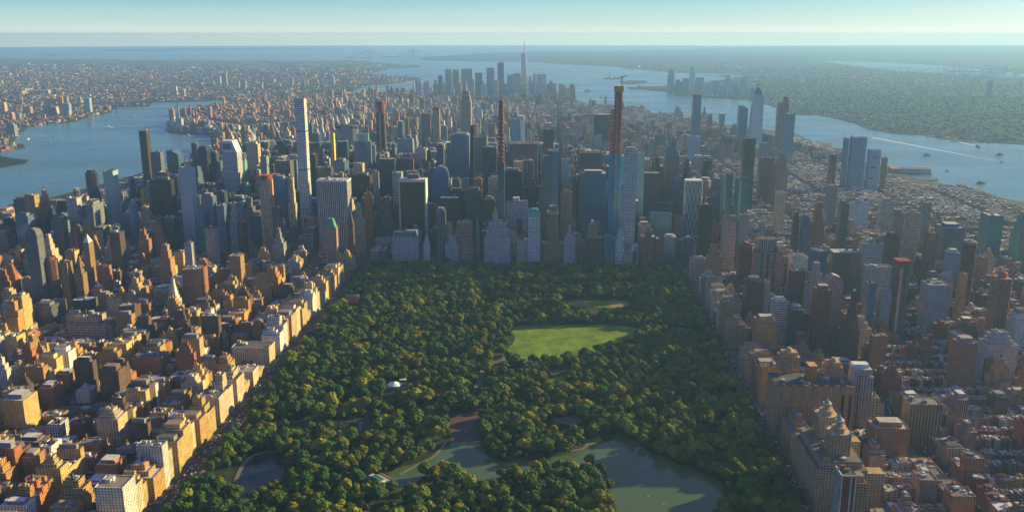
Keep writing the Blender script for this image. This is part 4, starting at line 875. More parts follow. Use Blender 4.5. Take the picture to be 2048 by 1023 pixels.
        W.box(x0, x0 + w_ * .42, y0, y1, 0, h * .93, (.22, .17, .13), style('Gb')[0], g, rc); part('tower').box(x0 + w_ * .42 + .02, x1, y0 - 2, y1, 0, h * .92, (.20, .26, .24), st, g, rc); a = part('top_frame')
        for xx in (x0 + w_ * .46, x1 - 2.5): a.plain(xx, xx + 2.5, y0, y0 + 6, h * .92, h, (.6, .68, .7))
        a.plain(x0 + w_ * .46, x1, y0 - .5, y0 + 1.5, h * .92, h * .95, (.5, .62, .68)); part('crane').bar((cx, cy, h * .92), (cx + 6, cy, h + 5), .8, (.6, .6, .6))
    elif F_ == 'sherry':
        W.box(*b0, 0, h * .5, c, st, g, rc); part('setback').box(x0 + w_ * .06, x1 - w_ * .04, y0 + 3, y1, h * .5, h * .68, c, st, g, rc); part('setback').box(x0 + w_ * .16, x1 - w_ * .16, y0 + 6, y1, h * .68, h * .78, c, st, g, rc); t = (x0 + w_ * .32, x0 + w_ * .52, y0 + 8, y0 + 20); part('tower').box(*t, h * .78, h * .93, c, st, g, rc); part('gold_cap').pyr(*ins(t, .05), h * .93, h + 4, (.42, .26, .06), .3); clutter((x0 + w_ * .6, x1 - w_ * .1, y0 + 8, y1), h * .78 + 1, 2)
    elif F_ == 'slot':
        W.box(x0, x1, y0, y1, 0, h, c, st, g, rc); part('dark_slot').plain(x0 + w_ * .52, x0 + w_ * .78, y0 - .6, y0 - .02, 0, h * .66, (.03, .035, .04)); part('mechanical_floor').plain(x0 + w_ * .34, x0 + w_ * .62, y0 + 4, y1 - 4, h, h + 11, (.5, .5, .47))
    elif F_ == 'essex':
        W.box(*b0, 0, h * .36, c, st, g, rc); t = (x0 + w_ * .26, x1 - w_ * .22, y0 + 5, y1); part('tower').box(*t, h * .36, h * .9, c, st, g, rc); part('tower').box(*ins(t, .2), h * .9, h, c, st, g, rc); part('cornice').plain(t[0] - 1, t[1] + 1, t[2] - 1, t[2] - .02, h * .87, h * .9, (.5, .42, .3))
    elif F_ == 'cpt':
        zb = 225.; W.box(x0, x1, y0, y1, 0, h * .62, (.05, .24, .42), st, (.04, .28, .50), rc); core = (x0 + w_ * .3, x1 - w_ * .03, y0 - 5, y1 - 8)
        part('core_wall').plain(x0 + w_ * .42, x0 + w_ * .6, y0 - 8, y0 - 5.05, 0, h * .96, (.30, .24, .21)); a = part('open_floors'); z = h * .62; n = 26
        for k in range(n):
            zz = z + (h * .965 - z) * k / n; hh = (h - z) / n * .5; a.plain(core[0], core[1], core[2] + .2, core[3], zz, zz + hh, (.42, .12, .05))
            if zz < h * .87: a.plain(x0, core[0] - .02, y0 + 3, y1 - 6, zz, zz + hh, (.40, .10, .05))
        a.plain(core[0] + 2, core[1] - 3, core[2] + 3, core[3] - 2, z, h * .965, (.25, .12, .09)); part('yellow_formwork').plain(core[0] - 1, core[1] + 1, core[2] - .5, core[3], h * .965, h, (.55, .36, .03))
        a = part('crane'); a.bar((core[1] - 3, y0 + 5, h), (core[1] - 3, y0 + 5, h + 24), 1.6, (.12, .12, .12)); a.bar((core[1] - 9, y0 + 5, h + 22), (core[1] + 9, y0 + 5, h + 27), 1.6, (.1, .1, .1)); part('glass_side').box(x1 + .02, x1 + 7, y0 + 4, y1, 0, h * .6, (.05, .24, .42), style('Gb')[0], (.04, .28, .50), rc)
    elif F_ == 'two20':
        W.box(x0 + w_ * .16, x1, y0, y1, 0, h, c, st, g, rc); part('wing').box(x0, x0 + w_ * .16 - .02, y0 + 3, y1, 0, h * .68, c, st, g, rc); part('crown').box(x0 + w_ * .3, x1 - w_ * .1, y0 + 4, y1 - 4, h, h + 5, c, st, g, rc); part('villa').box(x0 + w_ * .2, x1 + 4, y0 - 32, y0 - .02, 0, 42, (.46, .36, .27), ST['M'], g, rc)
    elif F_ == 'upper':
        W.box(*b0, 0, h * .62, c, st, g, rc); part('tower').box(x0 + w_ * .1, x1 - w_ * .28, y0 + 8, y1, h * .62, h * .95, (.34, .22, .15), st, g, rc); part('penthouse').plain(x0 + w_ * .28, x0 + w_ * .48, y0 + 12, y1 - 5, h * .95, h + 3, (.5, .4, .28))  # upper tower's lighter brown has sunlight put into the colour
    elif F_ == 'gable':
        W.box(*b0, 0, h * .74, c, st, g, rc); part('setback').box(x0 + w_ * .3, x1 - w_ * .24, y0, y1, h * .74, h * .9, c, st, g, rc); part('pyramid_roof').pyr(x0 + w_ * .33, x1 - w_ * .27, y0 + 1, y1 - 1, h * .9, h, (.30, .13, .08), .4)
    elif F_ == 'hearst':
        W.box(*b0, 0, h, (.16, .25, .24), st, GL['t'], rc); a = part('diagrid'); n = 8; m = 4
        for k in range(n):
            za, zb = h * k / n, h * (k + 1) / n
            for i in range(m):
                u0 = i / m; u1 = (i + .5) / m; u2 = (i + 1) / m
                for (s0, s1) in ((u0, u1), (u2, u1)):
                    if k % 2: s0, s1 = s1, s0
                    a.bar((x0 + w_ * s0, y0 - .5, za), (x0 + w_ * s1, y0 - .5, zb), 1.1, (.55, .62, .62)); a.bar((x0 - .5, y0 + d_ * s0, za), (x0 - .5, y0 + d_ * s1, zb), 1.1, (.6, .64, .64)); a.bar((x1 + .5, y0 + d_ * s0, za), (x1 + .5, y0 + d_ * s1, zb), 1.1, (.6, .64, .64))
        part('parapet').plain(x0 - .8, x1 + .8, y0 - .8, y1 + .8, h, h + 3, (.6, .64, .64))
    elif F_ == 'yards':
        t = (x0 + w_ * .28, x1, y0 + 8, y1); W.prism([(x0 - 4, y0), (x1, y0), (x1, y1), (x0 - 4, y1)], 0, h * .93, c, st, g, [(t[0], t[2]), (t[1], t[2]), (t[1], t[3]), (t[0], t[3])], rc)
        part('pointed_corner').prism([(t[0] + 4, y0 + 10), (t[1] - 6, y0 + 10), (t[1] - 6, y1 - 10), (t[0] + 4, y1 - 10)], h * .93, h + 10, (.2, .2, .24), B_, g, [(t[0] + 14, y0 + 12), (t[0] + 22, y0 + 12), (t[0] + 22, y1 - 12), (t[0] + 14, y1 - 12)])
        a = part('crane'); a.bar((cx + 3, cy, h), (cx + 3, cy, h + 26), 3, (.2, .12, .12)); a.bar((cx - 12, cy, h + 30), (cx + 16, cy, h + 20), 3, (.2, .15, .15)); a = part('crane'); a.bar((x0 + 5, cy, h * .85), (x0 + 5, cy, h * .98), 2.2, (.5, .5, .45)); a.bar((x0 + 5, cy, h * .98), (cx, cy, h * .96), 2.2, (.15, .13, .13))
    elif F_ == 'notch':
        W.box(*b0, 0, h, c, st, g, rc)
        for k, z in enumerate((.30, .56, .80)): part('dark_notch').plain(x0 + w_ * (.05 + .1 * k), x0 + w_ * (.5 + .1 * k), y0 - .7, y0 - .03, h * z, h * z + 6, (.05, .08, .1))
    elif F_ == 'white2': W.box(x0, x1, y0, y1, 0, h * .84, c, st, g, rc); part('tower').box(x0 + w_ * .5, x1 - 1, y0 + 6, y1 - 4, h * .84, h, (.62, .64, .62), B_, g, rc); part('vent').plain(x0 + w_ * .66, x0 + w_ * .9, y0 + 5.3, y0 + 5.95, h * .9, h * .96, (.08, .08, .1)); part('antenna').bar((x1 - 12, cy, h), (x1 - 12, cy, h + 14), 1, (.6, .6, .6))
    elif F_ == 'tw':
        W.prism([(x0, y0 + 8), (x0 + 8, y0), (x1, y0), (x1, y1), (x0, y1)], 0, h, c, st, g, None, rc); part('bright_fin').plain(x0 + w_ * .2, x0 + w_ * .38, y0 - .6, y0 - .03, h * .5, h - 3, (.45, .42, .3)); part('top_frame').plain(x0 + 9, x1, y0 - .3, y0 + .6, h, h + 5, (.2, .24, .25))
    elif F_ == 'cpw15':
        W.box(*b0, 0, h * .93, c, st, g, rc); part('corner_top').box(x0 + w_ * .5, x1 - 1, y0 + 2, y1 - 4, h * .93, h, (.42, .26, .17), style('Md')[0], g, rc)
        part('colonnade').box(x0 + 2, x0 + w_ * .48, y0 + 1.5, y1 - 5, h * .93, h * .98, c, style('Vk')[0], GL['k'], rc)
    elif F_ == 'crown2':
        W.box(*b0, 0, h * .9, c, st, g, rc); part('crown').box(x0 + w_ * .1, x0 + w_ * .78, y0 + 10, y1, h * .9, h + 18, (.42, .34, .26), style('Vk5')[0], GL['k'], rc); part('sunlit_corner').box(x1 - w_ * .2, x1 + 1, y0 + 2, y1, h * .9, h + 2, (.5, .36, .2), B_, g, rc)  # golden corner tone is the sunlit end painted into the wall colour
        for k in (.18, .42, .66): part('balcony_strip').box(x0 + w_ * k, x0 + w_ * (k + .07), y0 - 1.2, y0 - .02, 4, h * .88, (.13, .10, .10), style('Hk3.2')[0], GL['k'])
    elif F_ == 'banded':
        n = 16; poly = [(cx + w_ / 2 * math.copysign(abs(math.cos(t)) ** .5, math.cos(t)), cy + d_ / 2 * math.copysign(abs(math.sin(t)) ** .5, math.sin(t))) for t in [2 * math.pi * (i + .5) / n for i in range(n)]]
        W.prism(poly, 0, h - 5, (.13, .08, .06), st, g, None, rc); part('parapet').prism([(cx + (x - cx) * 1.02, cy + (y - cy) * 1.02) for x, y in poly], h - 5, h, (.3, .2, .15), B_, g); clutter(ins(b0, .25), h + 1, 2)
    elif F_ == 'tankt': W.prism(octp(*b0, .08), 0, h - 2, c, st, g, None, (.3, .12, .1)); a = part('water_tank'); a.cyl(cx, cy, 8, h - 2, h + 7, (.36, .12, .08), 14); a.cyl(cx, cy, 8.2, h + 7, h + 10, (.3, .1, .07), 14, 3)
    elif F_ == 'redroof':
        W.box(*b0, 0, h - 12, (.20, .12, .10), style('Gt')[0], GL['t'], rc); part('slanted_roof').prism([(x0, y0), (x1, y0), (x1, y1), (x0, y1)], h - 12, h - 2, (.22, .055, .05), B_, g, [(x0 - 1, y0), (x1 + 1, y0), (x1 + 1, y1), (x0 - 1, y1)]); part('cream_strip').plain(x0 + w_ * .2, x0 + w_ * .38, y0 - .7, y0 - .03, 6, h - 16, (.5, .40, .25)); part('red_strip').plain(x0 + w_ * .62, x0 + w_ * .76, y0 - 1, y0 - .03, 3, h - 12, (.25, .04, .05)); part('red_strip').plain(x0 + .3, x0 + w_ * .16, y0 - .6, y0 - .03, 3, h - 12, (.22, .05, .05))
    elif F_ == 'frame':
        t = 3.4; W.box(x0 + t, x1 - t, y0 + .9, y1 - .9, 0, h - 8, (.02, .02, .025), st, GL['k'], rc); a = part('travertine_frame'); f = (.58, .57, .54); a.plain(x0, x0 + t - .02, y0, y1, 0, h, f); a.plain(x1 - t + .02, x1, y0, y1, 0, h, f); a.plain(x0 + t, x1 - t, y0 + .2, y1 - .2, h - 8, h - .05, f)
        clutter(ins(b0, .14), h + 1, 2, False); part('penthouse').box(x0 + w_ * .3, x0 + w_ * .72, y0 + 16, y1 - 4, h, h + 12, (.2, .09, .08), style('Md')[0], g, rc)
    elif F_ == 'plaza':
        hw = h * .80; W.box(*b0, 0, hw, c, st, g, rc); part('mansard_roof').prism([(x0, y0), (x1, y0), (x1, y1), (x0, y1)], hw, h, (.07, .17, .14), B_, g, [(x0 + 4, y0 + 5), (x1 - 4, y0 + 5), (x1 - 4, y1 - 5), (x0 + 4, y1 - 5)], (.08, .18, .15))
        for xx in (x0, x1 - 9): part('corner_turret').box(xx - .3, xx + 9.3, y0 - 1, y0 + 8, 0, hw + 4, c, st, g, rc); part('turret_roof').pyr(xx, xx + 9, y0 - .7, y0 + 7.7, hw + 4, hw + 11, (.09, .22, .18), .1)
        for k in range(5): part('dormer').plain(x0 + 16 + k * (w_ - 36) / 4, x0 + 20 + k * (w_ - 36) / 4, y0 - .3, y0 + 5, hw, hw + 5, (.5, .5, .47))
        part('penthouse').plain(x0 + w_ * .55, x1 - w_ * .05, y0 + 14, y0 + 22, h, h + 4, (.45, .55, .5)); part('flagpole').bar((cx, cy, h), (cx, cy, h + 10), .5, (.6, .6, .6))
    elif F_ == 'cornice': mass(b0, 0, h); part('cornice').plain(x0 - .8, x1 + 1.2, y0 - 1.2, y0 - .02, h - 2.2, h - .4, (.5, .43, .3)); part('cornice').plain(x1 + .02, x1 + 1.2, y0, y1, h - 2.2, h - .4, (.5, .43, .3)); clutter(b0, h, 3)
    elif F_ == 'hosp':
        W.box(*b0, 0, h * .72, c, st, g, rc); part('wing').box(x0 + w_ * .1, x1 - w_ * .25, y0 + 8, y1, h * .72, h, c, st, g, rc)
        for k in range(3): part('wing').box(x1 + .02 + k * 9, x1 + k * 9 + 9, y0 + 4 + k * 9, y1 + 6, 0, h * (.66 - .14 * k), c, st, g, rc)
        clutter((x0 + w_ * .2, x1 - w_ * .3, y0 + 10, y1), h + 1, 3)
    elif F_ == 'whitef':
        W.box(*b0, 0, h - 1.5, (.30, .045, .04), st, g, (.05, .08, .07)); f = (.62, .60, .52)
        for xx in (x0 - .4, x0 + w_ * .62, x1 - .9): part('white_pier').plain(xx, xx + 1.3, y0 - .8, y0 - .02, 0, h, f)
        part('parapet').plain(x0 - .6, x1 + .6, y0 - .9, y0 + .4, h - 1.5, h + .4, (.5, .42, .3)); part('parapet').plain(x0 - .7, x0 + .5, y0 + .42, y1, h - 1.45, h + .3, f); part('side_wall').plain(x0 - .9, x0 - .02, y0, y1, 0, h - 1.6, (.30, .27, .26)); clutter((x0 + 2, x1 - 2, y0 + 8, y1), h, 3, False)
    elif F_ == 'whitet':
        W.box(*b0, 0, h * .95, c, st, g, rc); part('penthouse').plain(x0 + 1, x1 - w_ * .1, y0 + 8, y1 - 1, h * .95, h, (.62, .62, .58))
        pk = part('pink_front'); pk.box(x0 + w_ * .36, x1 + 1.5, y0 - 5, y0 - .02, 0, h * .86, (.34, .22, .18), style('gd4')[0], g, (.4, .25, .15))
        for k in range(5): part('white_pier').plain(x0 + w_ * (.36 + k * .158), x0 + w_ * (.36 + k * .158) + .7, y0 - 5.6, y0 - 5.02, 0, h * .86, (.6, .58, .54))
    elif F_ == 'majestic':
        cc = (.46, .26, .14); a0, a1 = 846., 965.; yb = -1040.; hb = gdz(1600, 765, yb + 15)
        W.box(a0, a1, yb, yb + 58, 0, hb, cc, style('Md')[0], g, (.10, .09, .09))
        for k in range(7): part('bay').box(a0 + 8 + k * 16, a0 + 15 + k * 16, yb - 1.4, yb - .02, 0, hb + 3, tuple(v * .9 for v in cc), style('Md')[0], g, cc)
        for (tx0, tx1, ty, ht) in ((866, 898, -975, 118), (930, 958, -1004, 113)):
            t = part('tower'); t.box(tx0, tx1, ty, ty + 24, hb, ht - 10, cc, style('Md')[0], g, cc); t2 = part('tower_top'); t2.box(tx0 + 4, tx1 - 4, ty + 3, ty + 21, ht - 10, ht - 3, cc, B_, g, cc); t2.cyl((tx0 + tx1) / 2, ty + 12, 7, ht - 3, ht + 3, (.45, .32, .2), 10, 3)
        part('annex_tower').box(899, 912, yb + 20, yb + 40, hb, hb + 26, (.42, .17, .04), B_, g, (.5, .3, .15)); [clutter((a0 + 4 + 18 * k, a0 + 20 + 18 * k, yb + 4, yb + 50), hb + (1 if det else 0), 2) for k in (0, 2, 4, 5)]
    elif F_ == 'sanremo':
        cc = (.42, .29, .16); a0, a1 = 847., 912.; W.box(a0, a1, -1262, -1150, 0, 60, cc, style('Md')[0], g, (.13, .11, .10))
        part('setback').box(a0 + 6, a1 - 6, -1256, -1156, 60, 69, cc, style('Md')[0], g, (.16, .13, .11)); [clutter((a0 + 8, a1 - 20, yy, yy + 14), 70 if det else 69, 2) for yy in (-1256, -1212, -1174)]; part('rear_wing').box(a1 + .02, a1 + 22, -1262, -1244, 0, 56, cc, style('Md')[0], g, (.4, .3, .15)); part('rear_wing').box(a1 + .02, a1 + 22, -1168, -1150, 0, 56, cc, style('Md')[0], g, (.4, .3, .15))
        for ty in (-1240, -1184):
            x_, X_ = 869, 895; part('tower').box(x_, X_, ty, ty + 26, 69, 98, cc, style('Md')[0], g, (.42, .34, .2)); part('cornice').plain(x_ - 1, X_ + 1, ty - 1, ty + 27, 98, 99.4, (.45, .36, .24)); mx_ = (x_ + X_) / 2; my = ty + 13
            t = part('temple_top'); t.prism(octp(x_ + 4, X_ - 4, ty + 4, ty + 22), 99.4, 106, cc, B_, g)
            for k in range(8): an = math.pi * k / 4; t.cyl(mx_ + 5 * math.cos(an), my + 5 * math.sin(an), .7, 106, 113, (.5, .45, .33), 5)
            t.cyl(mx_, my, 3.4, 106, 113, (.36, .30, .22), 8); t.cyl(mx_, my, 6.2, 113, 115, (.5, .45, .33), 12); t.cyl(mx_, my, 4.5, 115, 120, (.25, .36, .28), 10, 1); t.cyl(mx_, my, .8, 120, 126, (.4, .4, .3), 6, .2)
            for xx in (x_ - .3, X_ - 2.7):
                for yy in (ty - .3, ty + 23.3): part('urn').pyr(xx, xx + 3, yy, yy + 3, 99.4, 105, (.48, .40, .28), .2)
    elif F_ == 'wtc':
        bse = [(x0, y0), (x1, y0), (x1, y1), (x0, y1)]; m = .5; T = [(cx, y0), (x1, cy), (cx, y1), (x0, cy)]
        W.box(*b0, 0, h * .13, (.6, .64, .66), B_, g); z0 = h * .13
        for i in range(4):
            j = (i + 1) % 4; W.face([(*bse[i], z0), (*bse[j], z0), (*T[i], h)], [(0, 0), (12, 0), (6, 90)], (.5, .56, .6), (.9, .8, .8), GL['s']); W.face([(*bse[j], z0), (*T[j], h), (*T[i], h)], [(0, 0), (12, 90), (0, 90)], (.45, .5, .55), (.9, .8, .8), GL['s'])
        W.flat([(*p, h) for p in T], (.4, .4, .4)); s = part('spire'); s.cyl(cx, cy, 9, h, h + 6, (.55, .55, .55), 10); s.cyl(cx, cy, 6, h + 6, h + 112, (.55, .55, .55), 6, 2)
    else: raise Exception(F_)
    return P
def gdz(px, py, Y): return atY(px, py, Y)[2]
def visible(rs, S=2):
    # painter's pass over all building blocks: how many pixels of each one shows
    W_, H_ = 2048 // S, 1024 // S; buf = np.full((H_, W_), -1, np.int32); cnt0 = {}
    od = sorted(range(len(rs)), key=lambda i: -((rs[i]['y0'] - CAM[1]) ** 2 + ((rs[i]['x0'] + rs[i]['x1']) / 2 - CAM[0]) ** 2 * .3))
    for i in od:
        r = rs[i]
        for z, zz in ((0, r['h']),):
            for faces in (((r['x0'], r['y0']), (r['x1'], r['y0'])), ((r['x1'], r['y0']), (r['x1'], r['y1'])) if r['x1'] < CAM[0] else ((r['x0'], r['y1']), (r['x0'], r['y0']))):
                (a0, a1), (b0, b1) = faces; p = pr(a0, a1, zz); q = pr(b0, b1, zz); p2 = pr(a0, a1, 0); q2 = pr(b0, b1, 0)
                if p[0] > q[0]: p, q, p2, q2 = q, p, q2, p2
                xa, xb = int(max(0, p[0] / S)), int(min(W_ - 1, q[0] / S) + 1)
                for x in range(xa, xb):
                    t = min(1, max(0, (x * S - p[0]) / max(1e-6, q[0] - p[0]))); ya = int((p[1] + (q[1] - p[1]) * t) / S) - 1; yb = int((p2[1] + (q2[1] - p2[1]) * t) / S)
                    if yb > 0 and ya < H_: buf[max(0, ya):max(0, min(H_, yb)), x] = i
    ids, cn = np.unique(buf[buf >= 0], return_counts=True); out = np.zeros(len(rs), int); out[ids] = cn
    ys, xs = np.nonzero(buf >= 0); k = buf[ys, xs]; sx = np.zeros(len(rs)); sy = np.zeros(len(rs)); np.add.at(sx, k, xs * S); np.add.at(sy, k, ys * S)
    for i, r in enumerate(rs):
        if out[i]: r['px'] = sx[i] / out[i]; r['py'] = sy[i] / out[i]
        else: p = pr((r['x0'] + r['x1']) / 2, r['y0'], r['h']); r['px'], r['py'] = p
    return out
VIS = visible(recs)
# ------------------------------------------------------------------ names and labels
ANCH = [(599, 320, 'the thin white square grid supertall'), (666, 420, 'the ribbed white marble slab'), (826, 410, 'the black travertine framed tower'), (811, 495, 'the green roofed white hotel'), (462, 340, 'the slanted roof silver tower'), (373, 410, 'the tall striped glass tower'), (219, 400, 'the mint sided green tower'),
    (326, 395, 'the wide black office block'), (66, 530, 'the arched crown balcony tower'), (174, 520, 'the white pointed crown tower'), (101, 560, 'the glowing orange faceted tower'), (170, 615, 'the dark banded block'), (185, 662, 'the long pale hospital'), (345, 590, 'the white ziggurat'), (389, 555, 'the wide orange ended brick block'),
    (506, 715, 'the cream palace block'), (300, 738, 'the flat brick block with orange side'), (100, 810, 'the dark red orange sided tower'), (172, 800, 'the white stepped apartment block'), (38, 830, 'the massive golden block'), (139, 868, 'the low red and white brick pair'), (660, 470, 'the green mansard pink hotel'),
    (530, 430, 'the orange scaffolded tower'), (1002, 330, 'the red lattice topped needle'), (932, 220, 'the stepped skyscraper with mast'), (918, 310, 'the broad vertically striped slab'), (995, 480, 'the gold capped hotel'), (1069, 470, 'the horned white tower'), (1105, 470, 'the tan hotel with tall tower'), (932, 480, 'the brown rounded apartment tower'),
    (1107, 340, 'the blue and bronze striped tower'), (1235, 300, 'the tallest unfinished tower'), (1262, 400, 'the white limestone supertall'), (1345, 340, 'the green pyramid roofed tower'), (1387, 420, 'the diamond lattice teal tower'), (1410, 450, 'the bronze glass corner tower'), (1205, 245, 'the far black box tower'),
    (1394, 230, 'the lone dark glass tower'), (1515, 230, 'the tapering riverside tower'), (1566, 250, 'the grey riverside pair'), (1500, 310, 'the black ribbed slab'), (1711, 320, 'the glass twins by the river'), (1720, 415, 'the blank pale block'), (1459, 490, 'the copper cornered limestone tower'), (1470, 390, 'the dark glass twin towers'),
    (1537, 530, 'the pink tower with golden end'), (1598, 530, 'the white and teal block'), (1687, 525, 'the long brown finned slab'), (1756, 550, 'the pale dotted slab'), (1810, 490, 'the tall pale twin towers'), (1900, 480, 'the green planted roof block'), (1940, 545, 'the dark rounded banded tower'), (2004, 610, 'the roof tank ribbed tower'),
    (1804, 590, 'the slanted red roof tower'), (1637, 455, 'the ragged topped reddish tower'), (1625, 760, 'the orange brown twin towered house'), (1720, 800, 'the tall pale pink fronted tower'), (1776, 870, 'the massive dark red block'), (1845, 830, 'the long tan bayed block'), (1683, 900, 'the temple topped twin towers'), (1690, 990, 'the red and white framed tower'),
    (1706, 625, 'the dark brown pyramid block'), (1530, 660, 'the tan sunlit park corner block'), (1930, 700, 'the colonnaded roof house block'), (1918, 815, 'the pinkish avenue corner block'), (1049, 135, 'the tallest downtown glass tower'), (1342, 165, 'the rounded far bank tower'), (662, 165, 'the tallest tower across the strait'), (130, 225, 'the far bank glass towers'), (287, 320, 'the slim black river slab')]
ORD = ['nearest', 'second nearest', 'third nearest', 'fourth nearest', 'fifth nearest', 'sixth nearest', 'seventh nearest', 'eighth nearest', 'ninth nearest', 'tenth nearest', 'eleventh nearest', 'twelfth nearest', 'thirteenth nearest', 'fourteenth nearest', 'fifteenth nearest', 'sixteenth nearest', 'seventeenth nearest', 'eighteenth nearest', 'nineteenth nearest', 'twentieth nearest']
def relate(items, anch):
    # items: (px, py, phrase).  returns a label for each that names a landmark, the side of it, and the rank by closeness
    keys = {}
    for i, (x, y, ph) in enumerate(items):
        a = min(anch, key=lambda a: (a[0] - x) ** 2 + ((a[1] - y) * 1.3) ** 2); dx, dy = x - a[0], y - a[1]
        if abs(dx) > abs(dy): rel = 'right of' if dx > 0 else 'left of'
        else: rel = 'in front of' if dy > 0 else 'behind'
        keys.setdefault((ph, rel, a[2]), []).append((dx * dx + dy * dy, i))
    out = {}
    for (ph, rel, an), l in keys.items():
        l.sort()
        for k, (_, i) in enumerate(l):
            o_ = '' if len(l) == 1 else (', ' + ORD[k] if k < len(ORD) else ', farthest' if k == len(l) - 1 else ', number %d nearest' % (k + 1))
            out[i] = (ph + o_ + ' ' + rel + ' ' + an).replace(', ', ' ') if len((ph + o_ + ' ' + rel + ' ' + an).split()) <= 16 else (ph + o_ + ' ' + rel + ' ' + an.replace('the ', '')).replace('side street row house', 'row house').replace('broadleaf tree', 'tree').replace('roof housed ', '').replace('flat roofed ', '')
    return out
CW = dict(cream='cream stone', tan='tan stone', ltan='pale limestone', brick='brick', red='red brick', brown='brown stone', white='white', gray='grey', lgray='light grey', dgray='dark grey', black='black', blue='blue glass', dblue='dark blue glass', teal='teal glass', pink='pinkish stone', orange='orange brick', bronze='bronze', silver='silver', green='green', aqua='aqua', gold='golden', maroon='maroon', slate='slate grey', mint='mint green', rred='rust red brick', lblue='pale blue')
FWD = dict(box='flat roofed', crown='roof housed', step='stepped', notchc='notched', oct='chamfered')
KN = dict(office_tower='office tower', apartment_building='apartment building', row_house='row house')
GRP = dict(office_tower='towers of the city', apartment_building='apartment buildings around the park', row_house='row houses in the side streets')
indiv = []
for kind, cap in (('office_tower', 298), ('apartment_building', 298), ('row_house', 290)):
    ii = [i for i, r in enumerate(recs) if r['kind'] == kind and VIS[i] >= (3 if kind == 'row_house' else 1)]
    ii.sort(key=lambda i: -(VIS[i] + (1e6 if recs[i]['hero'] and VIS[i] > 0 else 0))); indiv += ii[:cap]
iset = set(indiv)
lab_items = [(recs[i]['px'], recs[i]['py'], '%s %s %s' % (CW[recs[i]['cn']], FWD.get(recs[i]['form'], 'tall') if recs[i]['kind'] != 'row_house' else 'side street', KN[recs[i]['kind']] if recs[i]['kind'] != 'apartment_building' or len(CW[recs[i]['cn']].split()) < 2 else 'apartments')) for i in indiv if not recs[i]['lab']]
noh = [i for i in indiv if not recs[i]['lab']]
for k, v in relate(lab_items, ANCH).items(): recs[noh[k]]['lab'] = v
seen_l = {}
for i in sorted(indiv, key=lambda i: -VIS[i]):
    l = recs[i]['lab']
    if l in seen_l: recs[i]['lab'] = ' '.join(('smaller ' + l).split()[:16])
    seen_l[recs[i]['lab']] = 1
for i in indiv:
    r = recs[i]; parts = build(r, not r['hero'] or True)
    root = empty(r['kind'], ((r['x0'] + r['x1']) / 2, (r['y0'] + r['y1']) / 2, 0))
    tag(root, r['lab'], {'office_tower': 'tower', 'apartment_building': 'apartment building', 'row_house': 'row house'}[r['kind']], GRP[r['kind']])
    far = math.hypot((r['x0'] + r['x1']) / 2 - CAM[0], r['y0'] - CAM[1]) > 4300 and not r['form'] in ('empire', 'wtc', 'yards', 'pyrg', 'boa', 'redtop')
    if far or VIS[i] < 12:        # too small in the picture to tell its parts: one mesh
        A = Acc(); [A.add(p[1]) for p in parts]; A.obj('wall', root)
    else:
        rf_ = None
        for nme, A in parts:
            if not A.f: continue
            ob = A.obj(nme, rf_ if rf_ and nme in ('water_tank', 'penthouse', 'roof_unit', 'chimney') else root)
            if nme == 'roof': rf_ = ob
rest = Acc(); nrest = 0
for i, r in enumerate(recs):
    if i in iset: continue
    for nme, A in build(r, False): rest.add(A)
    nrest += 1
o = rest.obj('city_buildings'); o['kind'] = 'stuff'; o['label'] = 'remaining small buildings of the dense city'
print('individual', len(indiv), 'rest', nrest)
# the low houses of the boroughs and of the far bank: countless specks
hs = Acc(); q = random.Random(21)
def specks(P, n, ymin, ymax, pal, hlo, hhi, wl, wh, bias=1.6):
    k = 0; t = 0
    xs = [p[0] for p in P]; 
    while k < n and t < n * 12:
        t += 1; y = ymin + (ymax - ymin) * q.random() ** bias; half = (y - CAM[1]) * .66
        x = CAM[0] + (y - CAM[1]) * YAW + q.uniform(-half, half)
        if not inpoly(x, y, P) or not inpoly(x + 40, y + 40, P): continue
        wd = q.uniform(wl, wh); dp = q.uniform(wl, wh) * .6; c = tuple(v * q.uniform(.6, 1.25) for v in COLS[q.choice(pal)]); an = q.choice((.3, .32, -.5))
        h = q.uniform(hlo, hhi) * (2.6 if q.random() < .03 else 1)
        P4 = [(x + a * math.cos(an) - b * math.sin(an), y + a * math.sin(an) + b * math.cos(an)) for a, b in ((0, 0), (wd, 0), (wd, dp), (0, dp))]
        rc = tuple(v * .7 for v in q.choice(ROOFC + [(.5, .45, .4), (.12, .12, .12), (.2, .18, .16)]))
        for i in range(4): j = (i + 1) % 4; hs.face([(*P4[i], 0), (*P4[j], 0), (*P4[j], h), (*P4[i], h)], [(0, 0)] * 4, c, (0, 0, 0), c)
        hs.face([(*p, h) for p in P4], [(0, 0)] * 4, tuple(v * (.5 if P is NJ else 1) for v in rc), (0, 0, 0), rc); k += 1
specks(BRK, 13000, 2300, 14000, ['red', 'tan', 'gray', 'brick', 'ltan', 'pink', 'brown', 'brown'], 7, 20, 12, 42, 1.5)
specks(NJ, 9000, 3000, 15000, ['dgray', 'slate', 'gray', 'brown', 'dgray', 'brick', 'lgray'], 5, 13, 9, 28, 1.2)
specks(NJ, 120, 9000, 16000, ['white', 'lgray'], 8, 14, 60, 160, 1)
specks(BRK, 300, 6000, 16000, ['white', 'lgray', 'ltan'], 8, 16, 70, 180, 1)
o = hs.obj('borough_houses'); o['kind'] = 'stuff'; o['label'] = 'countless low houses and sheds of the far boroughs'

